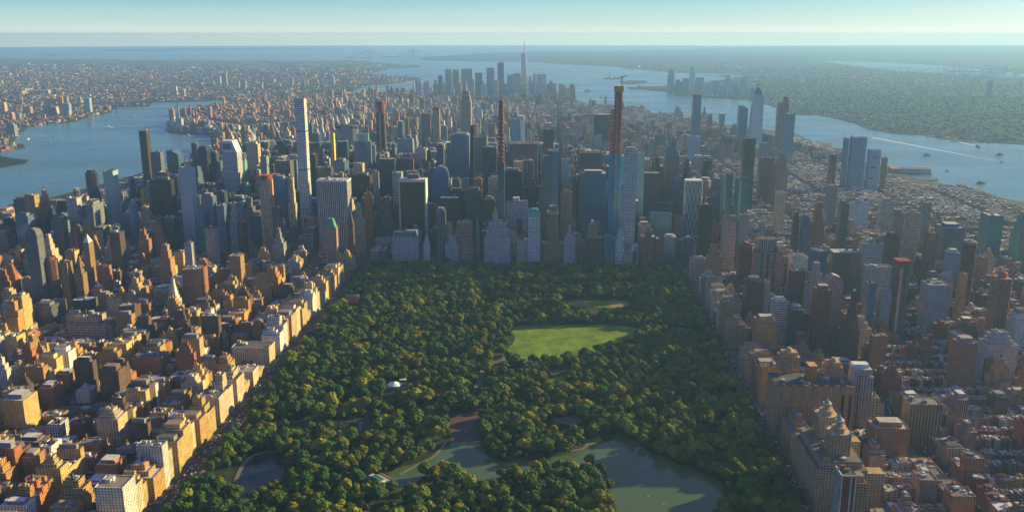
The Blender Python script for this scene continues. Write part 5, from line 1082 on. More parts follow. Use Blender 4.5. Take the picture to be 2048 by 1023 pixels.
# ------------------------------------------------------------------ trees
def crown_mesh(name, seed, rad, ht, mt):
    r = random.Random(seed); V = []; Fc = []
    import mathutils.noise as mn
    lobes = []
    for k in range(r.randint(8, 12)):
        a = r.uniform(0, 2 * math.pi); d = rad * .62 * math.sqrt(r.random()); z = ht * (.46 + .36 * r.random() * (1 - d / rad)); lobes.append((d * math.cos(a), d * math.sin(a), z, rad * r.uniform(.34, .55)))
    lobes.append((0, 0, ht * .72, rad * .5))
    ico = bmesh_ico()
    for lx, ly, lz, lr in lobes:
        b = len(V)
        for v in ico[0]:
            nn = mn.noise(mathutils.Vector(v) * 1.9 + mathutils.Vector((lx, ly, seed))) * .45 + mn.noise(mathutils.Vector(v) * 5 + mathutils.Vector((lx, ly, seed))) * .28
            k = lr * (1 + nn); V.append((lx + v[0] * k, ly + v[1] * k, lz + v[2] * k * .8))
        Fc += [tuple(i + b for i in f) for f in ico[1]]
    # leaf sprays standing off the lobes make the outline ragged
    for k in range(420):
        lx, ly, lz, lr = r.choice(lobes); u = mathutils.Vector((r.gauss(0, 1), r.gauss(0, 1), r.gauss(.25, 1))).normalized(); p = mathutils.Vector((lx, ly, lz)) + mathutils.Vector((u.x, u.y, u.z * .8)) * lr * r.uniform(.95, 1.28)
        s = r.uniform(.35, .85); t1 = mathutils.Vector((r.gauss(0, 1), r.gauss(0, 1), r.gauss(0, 1))).normalized() * s; t2 = mathutils.Vector((r.gauss(0, 1), r.gauss(0, 1), r.gauss(0, .6))).normalized() * s
        b = len(V); V += [tuple(p - t1), tuple(p + t2), tuple(p + t1), tuple(p - t2)]; Fc.append((b, b + 1, b + 2, b + 3))
    me = bpy.data.meshes.new(name); me.from_pydata(V, [], Fc); me.materials.append(mt); return me
def bmesh_ico():
    import bmesh
    bm = bmesh.new(); bmesh.ops.create_icosphere(bm, subdivisions=3, radius=1); bm.verts.index_update()
    o = ([tuple(v.co) for v in bm.verts], [tuple(v.index for v in f.verts) for f in bm.faces]); bm.free(); return o
def trunk_mesh(name, seed, ht):
    a = Acc(); r = random.Random(seed); a.cyl(0, 0, .55, 0, ht * .35, (.1, .1, .1), 7, .42)
    for k in range(4): an = k * 1.57 + r.uniform(-.4, .4); a.bar((0, 0, ht * .32), (math.cos(an) * ht * .22, math.sin(an) * ht * .22, ht * .62), .35, (.1, .1, .1))
    return a.mesh(name, MBARK)
SHAPES = [(11, 6.6, 16), (12, 7.8, 17), (13, 5.6, 14), (14, 8.8, 19)]
CR = [[crown_mesh('crown', s + 10 * m, rd, h, MTR[m]) for s, rd, h in SHAPES] for m in range(4)]
TRK = [trunk_mesh('trunk', s, h) for s, rd, h in SHAPES]
# spots: jittered grid over the park, kept clear of water, lawns, plazas and roads
def near_road(x, y):
    for Q, wd in ROADS:
        if wd < 8: lim = wd / 2 + 2
        else: lim = wd / 2 + 3.0
        for i in range(0, len(Q)):
            if abs(Q[i][0] - x) < 14 and abs(Q[i][1] - y) < 14 and math.hypot(Q[i][0] - x, Q[i][1] - y) < lim + 1.5: return True
    return False
def offp(P, x, y, m):
    if inpoly(x, y, P): return True
    for i in range(len(P)):
        a, b = P[i], P[(i + 1) % len(P)]; dx, dy = b[0] - a[0], b[1] - a[1]; t = max(0, min(1, ((x - a[0]) * dx + (y - a[1]) * dy) / (dx * dx + dy * dy + 1e-9)))
        if math.hypot(x - a[0] - t * dx, y - a[1] - t * dy) < m: return True
    return False
YEL = G([(735, 770), (770, 850), (690, 850), (1080, 790), (1300, 775), (1340, 905), (1230, 790), (820, 735), (860, 880), (660, 905), (590, 905), (540, 840), (900, 955), (1060, 950), (1310, 800), (1190, 790), (480, 985), (1400, 905)])
TS = []; q = random.Random(5); import mathutils.noise as mn
y = -1700.
BBX = [(P, min(p[0] for p in P) - 6, max(p[0] for p in P) + 6, min(p[1] for p in P) - 6, max(p[1] for p in P) + 6, m) for P, m in NOTREE]
BBX += [(P_, min(p[0] for p in P_), max(p[0] for p in P_), min(p[1] for p in P_), max(p[1] for p in P_), 0) for P_ in (G([(770, 772), (812, 770), (815, 792), (800, 806), (772, 806), (764, 790)]), G([(1096, 836), (1166, 832), (1170, 862), (1100, 868)]), G([(690, 600), (720, 600), (722, 622), (690, 624)]), G([(1178, 632), (1200, 632), (1202, 648), (1178, 648)]))]
BBX += [(G([(730, 955), (770, 948), (792, 975), (760, 985)], 0), 0, 0, 0, 0, 1)]
BBX[-1] = (BBX[-1][0], min(p[0] for p in BBX[-1][0]) - 4, max(p[0] for p in BBX[-1][0]) + 4, min(p[1] for p in BBX[-1][0]) - 4, max(p[1] for p in BBX[-1][0]) + 4, 2)
while y < -20:
    x = 8.
    while x < 828:
        px_, py_ = x + q.uniform(-5, 5), y + q.uniform(-5, 5); x += 11.2
        p = pr(px_, py_, 10)
        if p[1] > 1065 or p[0] < -60 or p[0] > 2100: continue
        if any(X0 < px_ < X1 and Y0 < py_ < Y1 and offp(P, px_, py_, m) for P, X0, X1, Y0, Y1, m in BBX): continue
        if near_road(px_, py_): continue
        d = mn.noise(mathutils.Vector((px_ * .012, py_ * .012, 3)))
        if d < -.28 and q.random() < .75: continue        # glades
        if q.random() < .07: continue
        m = 0; c = mn.noise(mathutils.Vector((px_ * .02, py_ * .02, 9))) + q.uniform(-.25, .25)
        if c > .2: m = 1
        if c < -.25: m = 3
        dy = min(math.hypot(px_ - a, py_ - b) for a, b in YEL)
        if dy < 22 and q.random() < .7 or q.random() < .05 or c > .48: m = 2
        TS.append((px_, py_, m, q.randrange(4), q.choice((q.uniform(.5, .85), q.uniform(.85, 1.2), q.uniform(1.1, 1.6))), q.uniform(0, 6.28)))
    y += 10.4
print('park trees', len(TS))
TS.sort(key=lambda t: -pr(t[0], t[1], 8)[1] - t[2] * 0 )
near = []; rest_t = []
for t in TS:
    p = pr(t[0], t[1], 10)
    if len(near) < 296 and p[1] < 1040 and 0 < p[0] < 2048: near.append(t)
    else: rest_t.append(t)
PANCH = [(760, 955, 'the boathouse'), (515, 945, 'the small dark pond'), (930, 860, 'the red brick terrace'), (1300, 960, 'the wide end of the lake'), (820, 945, 'the narrow arm of the lake'), (1190, 890, 'the lakeside path point'), (960, 935, 'the middle of the lake'), (300, 1010, 'the park edge below the golden houses'), (1600, 960, 'the temple topped twin towers'), (400, 960, 'the left park wall'), (620, 1000, 'the bottom centre left hollow'),
    (1440, 1000, 'the lake shore end'), (1060, 1000, 'the wooded point in the lake'), (700, 890, 'the shaded little lawn'), (1500, 900, 'the right park wall'), (880, 1010, 'the woods below the boathouse')]
TC = ['green broadleaf tree', 'olive green tree', 'yellowing tree', 'dark green tree']
tlab = relate([(pr(t[0], t[1], 12)[0], pr(t[0], t[1], 12)[1], ('small ' if t[4] * SHAPES[t[3]][1] < 5.8 else 'large ' if t[4] * SHAPES[t[3]][1] > 8 else 'round ') + TC[t[2]]) for t in near], PANCH)
proto = {}
for i, (x, y, m, s, k, a) in enumerate(near):
    o = empty('broadleaf_tree', (x, y, .25)); o.scale = (k, k, k * (.9 + .2 * ((i * 37) % 10) / 10)); o.rotation_euler = (0, 0, a); tag(o, tlab[i], 'tree', 'trees of the park')
    c = bpy.data.objects.new('crown', CR[m][s]); C.objects.link(c); c.parent = o; proto.setdefault((m, s), c)
    t = bpy.data.objects.new('trunk', TRK[s]); C.objects.link(t); t.parent = o
# trees in the yards and along the streets beyond the park
q = random.Random(8)
for b in BLOCKS:
    if b[2] > 2300: continue
    n = q.randint(3, 9) if (b[0] + b[1]) / 2 < -20 or b[0] > 830 else 1
    if b[3] < 0: n += 4
    for k in range(n):
        x = q.uniform(b[0] + 30, b[1] - 30) if b[1] - b[0] > 62 else (b[0] + b[1]) / 2; yy = (b[2] + b[3]) / 2 + q.uniform(-6, 6) if q.random() < .6 else q.choice((b[2] - 4, b[3] + 4))
        rest_t.append((x, yy, q.choice((0, 3, 3, 1)), 2, q.uniform(.5, .85), q.uniform(0, 6)))
for P, n in ((G([(1255, 174), (1330, 173), (1400, 166), (1300, 179)]), 200),):
    for k in range(0): pass
def woodland(TL):
    me = bpy.data.meshes.new('woodland'); me.vertices.add(len(TL)); me.vertices.foreach_set('co', np.array([(t[0], t[1], .25) for t in TL], 'f').ravel())
    keys = sorted(proto.keys())
    def at(n, ty, dat, f): a = me.attributes.new(n, ty, 'POINT'); a.data.foreach_set(f, dat)
    at('idx', 'INT', np.array([keys.index((t[2], t[3])) if (t[2], t[3]) in proto else 0 for t in TL], 'i'), 'value')
    at('scl', 'FLOAT', np.array([t[4] for t in TL], 'f'), 'value'); at('rot', 'FLOAT_VECTOR', np.array([(0, 0, t[5]) for t in TL], 'f').ravel(), 'vector')
    o = bpy.data.objects.new('woodland', me); C.objects.link(o); o['kind'] = 'stuff'; o['label'] = 'the rest of the dense park woods and yard trees'
    ng = bpy.data.node_groups.new('woodland', 'GeometryNodeTree'); ng.interface.new_socket('Geometry', in_out='INPUT', socket_type='NodeSocketGeometry'); ng.interface.new_socket('Geometry', in_out='OUTPUT', socket_type='NodeSocketGeometry')
    gi = ng.nodes.new('NodeGroupInput'); go = ng.nodes.new('NodeGroupOutput'); ip = ng.nodes.new('GeometryNodeInstanceOnPoints'); jo = ng.nodes.new('GeometryNodeGeometryToInstance')
    for k in reversed(keys):
        oi = ng.nodes.new('GeometryNodeObjectInfo'); oi.inputs[0].default_value = proto[k]; oi.transform_space = 'ORIGINAL'; oi.inputs['As Instance'].default_value = False
        gti = jo if False else None; ng.links.new(oi.outputs['Geometry'], jo.inputs[0])
    ip.inputs['Pick Instance'].default_value = True
    def na(n, ty): a = ng.nodes.new('GeometryNodeInputNamedAttribute'); a.data_type = ty; a.inputs[0].default_value = n; return a.outputs[0]
    ng.links.new(gi.outputs[0], ip.inputs['Points']); ng.links.new(jo.outputs[0], ip.inputs['Instance']); ng.links.new(na('idx', 'INT'), ip.inputs['Instance Index'])
    e2r = ng.nodes.new('FunctionNodeEulerToRotation'); ng.links.new(na('rot', 'FLOAT_VECTOR'), e2r.inputs[0]); ng.links.new(e2r.outputs[0], ip.inputs['Rotation']); ng.links.new(na('scl', 'FLOAT'), ip.inputs['Scale'])
    ng.links.new(ip.outputs[0], go.inputs[0]); md = o.modifiers.new('woodland', 'NODES'); md.node_group = ng
woodland(rest_t)

# ------------------------------------------------------------------ small things of the park
def boxes(name, lst, parent=None, mt=None):
    a = Acc(); [a.plain(*b) for b in lst]; return a.obj(name, parent, mt)
p = gd(760, 962); r = empty('boathouse', (p[0], p[1], .3)); tag(r, 'white trimmed boathouse with green roof and deck on the lake shore', 'boathouse')
def rotb(name, cx, cy, an, w_, d_, z0, z1, c, parent, pyr=None):
    a = Acc(); P = [(cx + x * math.cos(an) - y * math.sin(an), cy + x * math.sin(an) + y * math.cos(an)) for x, y in ((-w_ / 2, -d_ / 2), (w_ / 2, -d_ / 2), (w_ / 2, d_ / 2), (-w_ / 2, d_ / 2))]
    T = None if pyr is None else [(cx + (x - cx) * pyr, cy + (y - cy) * pyr) for x, y in P]
    a.prism(P, z0, z1, c, ST['B'], c, T); return a.obj(name, parent)
an = -.72
def loc(u, v): return p[0] + u * math.cos(an) - v * math.sin(an), p[1] + u * math.sin(an) + v * math.cos(an)
rotb('wall', *loc(0, -4), an, 34, 12, .3, 4.5, (.45, .5, .42), r); rotb('roof', *loc(0, -4), an, 36, 14, 4.5, 8, (.06, .16, .15), r, .55); rotb('gable', *loc(-13, -4), an, 8, 13, 4.5, 7.5, (.62, .66, .5), r, .6); rotb('gable', *loc(13, -4), an, 8, 13, 4.5, 7.5, (.62, .66, .5), r, .6)
rotb('deck', *loc(3, 9), an, 42, 10, .3, 1.5, (.45, .33, .22), r); rotb('railing', *loc(3, 14.2), an, 42, .4, 1.5, 2.4, (.6, .58, .5), r)
# white tent dome
p = gd(789, 777); r = empty('event_tent', (p[0], p[1], .6)); tag(r, 'round white tent with shallow ribbed roof in the woods', 'tent')
a = Acc(); a.cyl(p[0], p[1], 12, 9.0, 13.5, (.78, .78, .75), 20, 1.0); a.cyl(p[0], p[1], 12, 7.8, 9, (.7, .7, .68), 20); a.obj('tent_roof', r, MWHITE)
for k in range(8): an2 = k * math.pi / 4; a = Acc(); a.cyl(p[0] + 11.4 * math.cos(an2), p[1] + 11.4 * math.sin(an2), .3, .6, 8.4, (.6, .6, .6), 6); a.obj('tent_pole', r)
p2 = gd(806, 767); r = empty('stage_canopy', (p2[0], p2[1], .6)); tag(r, 'small white canopy just behind the round white tent', 'canopy'); boxes('canopy_roof', [(p2[0] - 6, p2[0] + 6, p2[1] - 3, p2[1] + 3, 8.5, 9.1, (.75, .75, .72))], r); [boxes('canopy_post', [(p2[0] + sx, p2[0] + sx + .4, p2[1] + sy, p2[1] + sy + .4, .6, 8.5, (.5, .5, .5))], r) for sx in (-5.5, 5) for sy in (-2.6, 2.2)]
# brick armory like building at the park edge
p = gd(706, 605); r = empty('brick_hall', (p[0], p[1], .3)); tag(r, 'orange brick hall with towers among trees near the left park edge', 'hall')
boxes('wall', [(p[0] - 14, p[0] + 14, p[1] - 8, p[1] + 8, .3, 18, (.38, .17, .09))], r); boxes('roof', [(p[0] - 13, p[0] + 13, p[1] - 7, p[1] + 7, 18, 19, (.25, .2, .18))], r)
for sx in (-15, 12):
    boxes('turret', [(p[0] + sx, p[0] + sx + 4, p[1] - 9, p[1] - 5, .3, 22, (.42, .2, .1))], r)
p = gd(1189, 634); r = empty('park_cafe', (p[0], p[1], .3)); tag(r, 'small orange brick pavilion glowing behind the big lawn', 'pavilion'); boxes('wall', [(p[0] - 8, p[0] + 8, p[1] - 5, p[1] + 5, .3, 7, (.5, .2, .06))], r); boxes('roof', [(p[0] - 9, p[0] + 9, p[1] - 6, p[1] + 6, 7, 8, (.35, .16, .08))], r); [boxes('chimney', [(p[0] + sx, p[0] + sx + 1.6, p[1] - 1, p[1] + 1, 8, 13, (.5, .22, .08))], r) for sx in (-5, 3)]
# fountain on the terrace
p = gd(931, 866); r = empty('fountain', (p[0], p[1], .6)); tag(r, 'round stone fountain in the middle of the red brick terrace', 'fountain')
a = Acc(); a.cyl(p[0], p[1], 13, .62, 1.4, (.2, .18, .16), 24); a.obj('basin', r); a = Acc(); a.cyl(p[0], p[1], 12.2, 1.42, 1.5, (.04, .09, .08), 24); a.obj('fountain_pool', r); a = Acc(); a.cyl(p[0], p[1], 2, 1.5, 4, (.2, .2, .18), 8, .8); a.cyl(p[0], p[1], 2.4, 4, 4.6, (.2, .2, .18), 10); a.cyl(p[0], p[1], .6, 4.6, 8, (.1, .14, .12), 6, .3); a.obj('statue', r)
# people on the lawn: tiny standing figures
def person_mesh(name, c):
    a = Acc()
    for sx in (-.13, .13): a.cyl(sx, 0, .09, 0, .85, (.05, .06, .1), 6, .11)
    a.cyl(0, 0, .2, .83, 1.45, c, 8, .24); a.cyl(0, 0, .07, 1.45, 1.55, (.4, .25, .18), 6)
    a.cyl(0, 0, .11, 1.55, 1.8, (.4, .26, .2), 8, .08)
    for sx in (-.3, .3): a.bar((sx * .8, 0, 1.4), (sx, .05, .8), .1, c)
    return a.mesh(name)
PM = [person_mesh('person', c) for c in ((.75, .75, .72), (.5, .1, .08), (.1, .15, .4), (.7, .6, .3), (.12, .12, .12))]
pl = []; q = random.Random(4)
PC = ['white', 'red', 'blue', 'yellow', 'black']
while len(pl) < 150:
    px_, py_ = q.uniform(1030, 1290), q.uniform(652, 722); g_ = gd(px_, py_)
    if offp(MEAD, g_[0], g_[1], 0) and inpoly(g_[0], g_[1], MEAD): pl.append((g_[0], g_[1], q.randrange(5) if q.random() < .5 else 0, px_, py_))
MA = [(1060, 665, 'the left corner of the big lawn'), (1130, 705, 'the near end of the big lawn'), (1150, 675, 'the middle of the big lawn'), (1240, 690, 'the right tip of the big lawn'), (1220, 658, 'the shaded far side of the lawn')]
plab = relate([(t[3], t[4], 'person in %s shirt standing' % PC[t[2]]) for t in pl], MA)
for i, (x, y, m, _, _) in enumerate(pl):
    o = bpy.data.objects.new('person', PM[m]); C.objects.link(o); o.location = (x, y, .5); o.rotation_euler = (0, 0, i * 1.3); tag(o, plab[i], 'person', 'people on the big lawn')
# rowboats on the lake
def boat_mesh(name, L_, W_, hull, deck, cab=None):
    a = Acc(); P = [(-L_ / 2, -W_ / 2), (L_ * .2, -W_ / 2), (L_ / 2, 0), (L_ * .2, W_ / 2), (-L_ / 2, W_ / 2)]; B = [(x * .86, y * .7) for x, y in P]
    a.prism(B, -.2, L_ * .12, hull, ST['B'], hull, P, deck)
    if cab: a.plain(-L_ * .35, L_ * .1, -W_ * .33, W_ * .33, L_ * .12, L_ * .12 + cab, (.6, .62, .62)); a.plain(-L_ * .28, 0, -W_ * .24, W_ * .24, L_ * .12 + cab, L_ * .12 + cab * 1.6, (.5, .52, .52))
    else:
        for k in (-.2, .05): a.plain(L_ * k, L_ * k + .3, -W_ * .4, W_ * .4, L_ * .12, L_ * .12 + .1, (.4, .3, .2))
    return a.mesh(name)
RB = boat_mesh('rowboat', 4.6, 1.7, (.6, .6, .56), (.35, .34, .3))
RP = [(1227, 960), (1244, 948), (1254, 949), (1279, 942), (1285, 938), (1290, 936), (1246, 966), (1307, 966), (1268, 897), (1326, 1008), (1296, 993), (1211, 916), (1355, 962), (1300, 930), (1262, 920)]
rl = relate([(x, y, 'pale rowboat') for x, y in RP], [(1220, 960, 'the wooded point in the lake'), (1270, 890, 'the far head of the lake'), (1330, 1000, 'the sunlit green patch of water'), (1290, 940, 'the middle of the lake')])
for i, (x, y) in enumerate(RP):
    g_ = gd(x, y); o = bpy.data.objects.new('rowboat', RB); C.objects.link(o); o.location = (g_[0], g_[1], .7); o.rotation_euler = (0, 0, i * 1.1); tag(o, rl[i], 'rowboat', 'rowboats on the lake')
# model boats on the pond
for i, (x, y) in enumerate([(482, 950), (478, 958), (476, 965), (486, 946)]):
    g_ = gd(x, y); o = bpy.data.objects.new('model_boat', bpy.data.meshes['rowboat']); C.objects.link(o); o.scale = (.4, .4, .7); o.location = (g_[0], g_[1], .65); tag(o, ['tiny white boat on the small pond, second from the far end', 'tiny white boat on the small pond, third from the far end', 'tiny white boat nearest the camera on the small pond', 'tiny white boat farthest out on the small pond'][i], 'boat', 'tiny boats on the pond')
# ships and their wakes on the rivers
SH = boat_mesh('ferry', 46, 13, (.10, .12, .16), (.35, .36, .36), 5); SB = boat_mesh('motor_boat', 24, 8, (.6, .62, .62), (.5, .5, .5), 3)
WK = [((1957, 294), 'ferry', 'dark ferry trailing a short wake near the far bank piers', (1910, 281)), ((2000, 310), 'ferry', 'big ferry at the right edge of the wide river', None), ((2004, 324), 'motor_boat', 'boat at the head of the long white wake', (1745, 275)), ((1855, 311), 'ferry', 'round dark barge alone in the middle of the wide river', None), ((1895, 342), 'motor_boat', 'small dark boat right of the shed pier', None),
    ((1963, 367), 'ferry', 'white sightseeing boat near the broad pier', None), ((223, 256), 'motor_boat', 'white boat with short wake in the left river', (216, 251)), ((268, 232), 'motor_boat', 'pale boat in the left river below the bridge', (262, 231)), ((99, 284), 'motor_boat', 'dark tug near the left bank', None), ((376, 271), 'motor_boat', 'boat beside the round point of land in the left river', (384, 272)),
    ((56, 279), 'motor_boat', 'boat close to the left shore basin', (70, 276)), ((1176, 183), 'ferry', 'long dark ship off the downtown tip', None), ((1203, 195), 'motor_boat', 'tiny boat in the bay right of the downtown tip', None), ((1447, 153), 'ferry', 'distant ship by the thin basin behind the far bank', None), ((1445, 126), 'ferry', 'faint ship far out in the bay', None), ((101, 111), 'ferry', 'tiny white ship alone on the sea at left', None)]
for (x, y), kd, lb, tail in WK:
    g_ = gd(x, y, -3); o = bpy.data.objects.new(kd, SH if kd == 'ferry' else SB); C.objects.link(o); o.location = (g_[0], g_[1], -2.6)
    dr = (g_[0] - gd(*tail, -3)[0], g_[1] - gd(*tail, -3)[1]) if tail else (1, .3); o.rotation_euler = (0, 0, math.atan2(dr[1], dr[0])); k = max(1, math.hypot(*(g_[:2] - CAM[:2])) / 5200); o.scale = (k, k, k) if kd == 'ferry' or True else (1, 1, 1)
    tag(o, lb, 'boat', 'boats on the rivers')
    if tail:
        t = gd(*tail, -3); L_ = math.hypot(*dr); nx, ny = -dr[1] / L_, dr[0] / L_; n = 14; V = []
        for k in range(n + 1):
            u = k / n; ww = 3 + 17 * u ** .7 * min(1, L_ / 500) + 2 * math.sin(k * 2.3); cx_, cy_ = g_[0] - dr[0] * u, g_[1] - dr[1] * u; V += [(cx_ + nx * ww / 2, cy_ + ny * ww / 2, -2.8), (cx_ - nx * ww / 2, cy_ - ny * ww / 2, -2.8)]
        me = bpy.data.meshes.new('wake'); me.from_pydata(V, [], [(2 * k, 2 * k + 1, 2 * k + 3, 2 * k + 2) for k in range(n)]); me.materials.append(MFOAM); w_o = bpy.data.objects.new('wake_foam', me); C.objects.link(w_o); w_o['kind'] = 'stuff'
# the shed on the passenger pier
a0 = gd(1800, 345); b0_ = gd(1864, 347); r = empty('pier_shed', (a0[0], a0[1], 0)); tag(r, 'long dark flat roofed pier shed reaching into the river', 'pier shed')
rotp = math.atan2(b0_[1] - a0[1], b0_[0] - a0[0]); Ls = math.hypot(b0_[0] - a0[0], b0_[1] - a0[1]); mx_, my_ = (a0[0] + b0_[0]) / 2, (a0[1] + b0_[1]) / 2 + 35
rotb('deck', mx_, my_, rotp, Ls + 12, 82, -3, 1.5, (.16, .16, .16), r); rotb('wall', mx_, my_, rotp, Ls, 70, 1.5, 14, (.30, .24, .22), r); rotb('roof', mx_, my_, rotp, Ls + 3, 73, 14, 17, (.09, .10, .12), r); rotb('head_house', mx_ - Ls / 2 - 20, my_, rotp, 36, 86, 0, 20, (.30, .17, .14), r)
for k in range(12): rotb('loading_door', mx_ + (k - 5.5) * Ls / 13 * math.cos(rotp) + 35.2 * math.sin(rotp), my_ + (k - 5.5) * Ls / 13 * math.sin(rotp) - 35.2 * math.cos(rotp), rotp, 8, .8, 3, 11, (.5, .48, .44), r)
# cars along the two park avenues
def car_mesh(name, c):
    a = Acc(); a.plain(-2.3, 2.3, -.9, .9, .3, .95, c); a.prism([(-1.5, -.85), (1.3, -.85), (1.3, .85), (-1.5, .85)], .95, 1.5, (.03, .035, .04), ST['B'], c, [(-1.1, -.7), (.7, -.7), (.7, .7), (-1.1, .7)], c)
    for x in (-1.45, 1.45):
        for y in (-.92, .8): a.plain(x - .33, x + .33, y, y + .12, .0, .66, (.02, .02, .02))
    return a.mesh(name)
CC = [('white', (.7, .7, .7)), ('yellow', (.7, .42, .03)), ('black', (.02, .02, .02)), ('silver', (.4, .41, .42)), ('red', (.35, .03, .03))]; CM = [car_mesh('car', c) for _, c in CC]
cars = []; q = random.Random(12)
for xr, lanes in (((-14), (-6.5, -2, 2.2, 6)), ((841.5), (-5.5, -1.8, 1.8, 5.2))):
    for ln in lanes:
        y = -1290.
        while y < -20:
            y += q.uniform(7, 46) if ln in (lanes[1], lanes[2]) else q.uniform(5.6, 13)
            p = pr(xr + ln, y, 0)
            if p[1] < 1022 and 0 < p[0] < 2048: cars.append((xr + ln, y, q.choice((0, 0, 1, 2, 3, 3, 4)), p[0], p[1]))
cars.sort(key=lambda c: -c[4]); cars = cars[:290]
CA = [(270, 1010, 'the left park avenue at its near end'), (400, 880, 'the golden terrace houses'), (480, 770, 'the cream palace block'), (570, 690, 'the left avenue where it narrows'), (650, 600, 'the far left end of the park wall'), (715, 535, 'the plaza at the far park corner'), (1640, 985, 'the temple topped twin towers'), (1560, 860, 'the orange brown twin towered house'), (1500, 760, 'the shaded right park avenue'), (1430, 640, 'the tan sunlit park corner block'), (1385, 560, 'the copper cornered limestone tower')]
cl = relate([(c[3], c[4], CC[c[2]][0] + ' car') for c in cars], CA)
for i, (x, y, m, _, _) in enumerate(cars):
    o = bpy.data.objects.new('car', CM[m]); C.objects.link(o); o.location = (x, y, .05); o.rotation_euler = (0, 0, math.pi / 2 + q.uniform(-.03, .03)); tag(o, cl[i], 'car', 'cars on the park avenues')
# the uncountable rest of the traffic on the side streets and avenues
tr = Acc(); q = random.Random(31)
for b in BLOCKS:
    if b[2] > 1400: continue
    for k in range(int((b[1] - b[0]) / 14)):
        x = q.uniform(b[0], b[1]); y = b[2] - q.choice((5.2, 8.2, 5.2)); c = CC[q.choice((0, 0, 1, 2, 3, 3, 4))][1]; tr.plain(x, x + 4.5, y - .9, y + .9, .3, 1.4, c)
    for k in range(int((b[3] - b[2]) / 8)):
        y = q.uniform(b[2], b[3]); x = b[0] - q.choice((6, 9, 12.5, 6)); c = CC[q.choice((0, 0, 1, 1, 2, 3, 4))][1]; tr.plain(x - .9, x + .9, y, y + 4.5, .3, 1.4, c)
o = tr.obj('street_traffic'); o['kind'] = 'stuff'; o['label'] = 'the rest of the cars on the side streets'
# suspension bridges, the statue, the stacks
def susp(name, A, B, ht, dk, lab, wd=26, th=6, sag=.9):
    A = np.array([A[0], A[1]]); B = np.array([B[0], B[1]]); d = (B - A) / np.linalg.norm(B - A); nn = np.array([-d[1], d[0]]); Ls = np.linalg.norm(B - A); r = empty(name, (A[0], A[1], 0)); tag(r, lab, 'bridge'); cc = (.10, .13, .15)
    a = Acc(); E0 = A - d * Ls * .55; E1 = B + d * Ls * .55; P = [tuple(E0 + nn * wd / 2), tuple(E1 + nn * wd / 2), tuple(E1 - nn * wd / 2), tuple(E0 - nn * wd / 2)][::-1]; a.prism(P, dk, dk + th, cc, ST['B'], cc); a.obj('deck', r)
    for T in (A, B):
        a = Acc()
        for s in (-1, 1): b = T + nn * s * wd * .6; a.bar((b[0], b[1], -3), (b[0], b[1], ht), wd * .22, cc)
        for z in (dk - 4, (dk + ht) / 2, ht - 4): a.bar((*(T - nn * wd * .6), z), (*(T + nn * wd * .6), z), wd * .16, cc)
        a.obj('bridge_tower', r)
    for s in (-1, 1):
        a = Acc(); pts = []
        for k in range(25):
            u = -.5 + 2 * k / 24; p = A + d * Ls * u + nn * s * wd * .6
            z = dk + th + (ht - dk - th) * ((2 * u - 1) ** 2 if 0 <= u <= 1 else max(0, 1 - (abs(u - .5) - .5) * 2)); pts.append((*p, z))
        for k in range(24): a.bar(pts[k], pts[k + 1], th * .4, cc)
        for k in range(1, 24): a.bar(pts[k], (*pts[k][:2], dk), th * .12, cc)
        a.obj('cable', r)
A = gd(232, 216.5); B = gd(355, 213.5); susp('suspension_bridge', A, B, 135, 40, 'grey suspension bridge crossing the left river', 34, 9)
A = gd(740, 122); B = gd(826, 120); susp('suspension_bridge', A, B, 250, 72, 'faint far suspension bridge at the mouth of the bay', 40, 12)
g0 = gd(1900, 146); g1 = gd(2010, 150); a = Acc()
r = empty('arch_bridge', (g0[0], g0[1], 0)); tag(r, 'faint low trestle bridge over the far bay at right', 'bridge'); a.bar((g0[0], g0[1], 30), (g1[0], g1[1], 30), 14, (.3, .33, .33)); a.obj('deck', r); 
for k in range(14): u = k / 13; a = Acc(); a.bar((g0[0] + (g1[0] - g0[0]) * u, g0[1] + (g1[1] - g0[1]) * u, 0), (g0[0] + (g1[0] - g0[0]) * u, g0[1] + (g1[1] - g0[1]) * u, 42), 12, (.3, .33, .33)); a.obj('pier_leg', r)
p = gd(1220, 157); r = empty('statue', (p[0], p[1], 1)); tag(r, 'tiny green statue on its pedestal on the small bay island', 'statue')
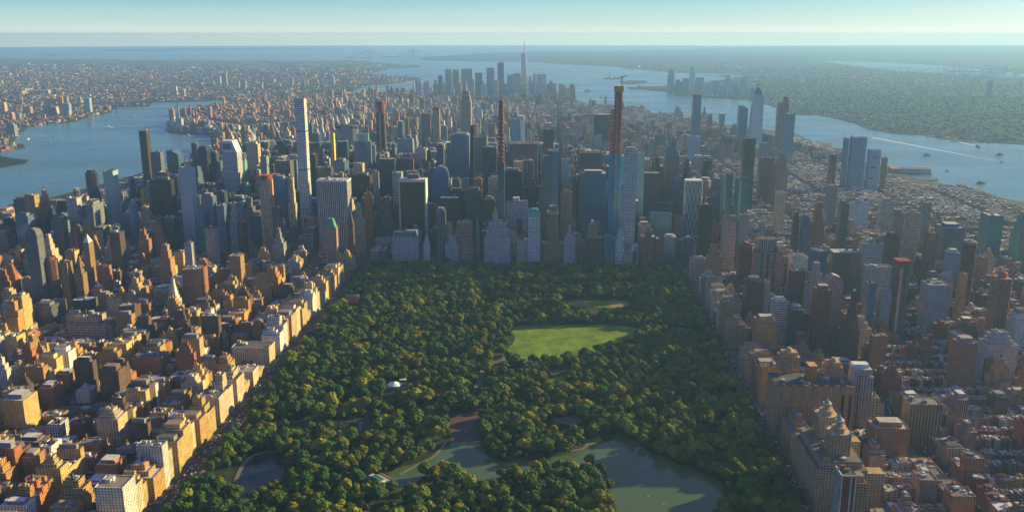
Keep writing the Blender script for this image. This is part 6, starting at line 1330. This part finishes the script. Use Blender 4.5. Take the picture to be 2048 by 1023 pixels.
a = Acc(); a.cyl(p[0], p[1], 40, 1, 14, (.3, .28, .25), 11, 34); a.cyl(p[0], p[1], 14, 14, 46, (.35, .33, .3), 4, 9); a.obj('pedestal', r); a = Acc(); a.cyl(p[0], p[1], 8, 46, 80, (.2, .38, .32), 10, 5); a.cyl(p[0], p[1], 3.5, 80, 88, (.2, .38, .32), 8, 3); a.bar((p[0] + 3, p[1], 76), (p[0] + 7, p[1], 100), 3, (.2, .38, .32)); a.obj('figure', r)
for i, (x, y, h) in enumerate([(346.5, 243, 110), (358.5, 240, 95), (372, 238, 80)]):
    p = gd(x, y); a = Acc(); a.cyl(p[0], p[1], 7, 0, h, (.42, .38, .34), 10, 5); o = a.obj('smokestack'); tag(o, ['leftmost pale smokestack on the rounded river point', 'middle pale smokestack on the rounded river point', 'shortest pale smokestack on the rounded river point'][i], 'smokestack', 'power station smokestacks')
p = gd(353, 252); a = Acc(); a.plain(p[0] - 60, p[0] + 80, p[1] - 20, p[1] + 30, 0, 34, (.32, .25, .2)); a.plain(p[0] - 30, p[0] + 20, p[1] - 10, p[1] + 10, 34, 46, (.5, .48, .42)); o = a.obj('power_station'); tag(o, 'brown power station block below the smokestacks on the river point', 'power station')
# ------------------------------------------------------------------ haze over the whole scene
hz = bpy.data.meshes.new('haze'); xa, xb, ya, yb, za, zb = CAM[0] - 51900, CAM[0] + 51900, CAM[1] - 51900, CAM[1] + 51900, -8., 660.
V = [(x, y, z) for z in (za, zb) for y in (ya, yb) for x in (xa, xb)]
hz.from_pydata(V, [], [(0, 2, 3, 1), (4, 5, 7, 6), (0, 1, 5, 4), (2, 6, 7, 3), (0, 4, 6, 2), (1, 3, 7, 5)])
m = bpy.data.materials.new('haze'); m.use_nodes = True; nt = m.node_tree; nt.nodes.remove(nt.nodes['Principled BSDF']); pv_ = nt.nodes.new('ShaderNodeVolumePrincipled')
pv_.inputs['Color'].default_value = (*HAZE_C, 1); pv_.inputs['Density'].default_value = HAZE_D; pv_.inputs['Anisotropy'].default_value = HAZE_G
nt.links.new(pv_.outputs[0], nt.nodes['Material Output'].inputs['Volume']); hz.materials.append(m); ho = bpy.data.objects.new('haze', hz); C.objects.link(ho); ho['kind'] = 'stuff'
print('objects', len(bpy.data.objects))
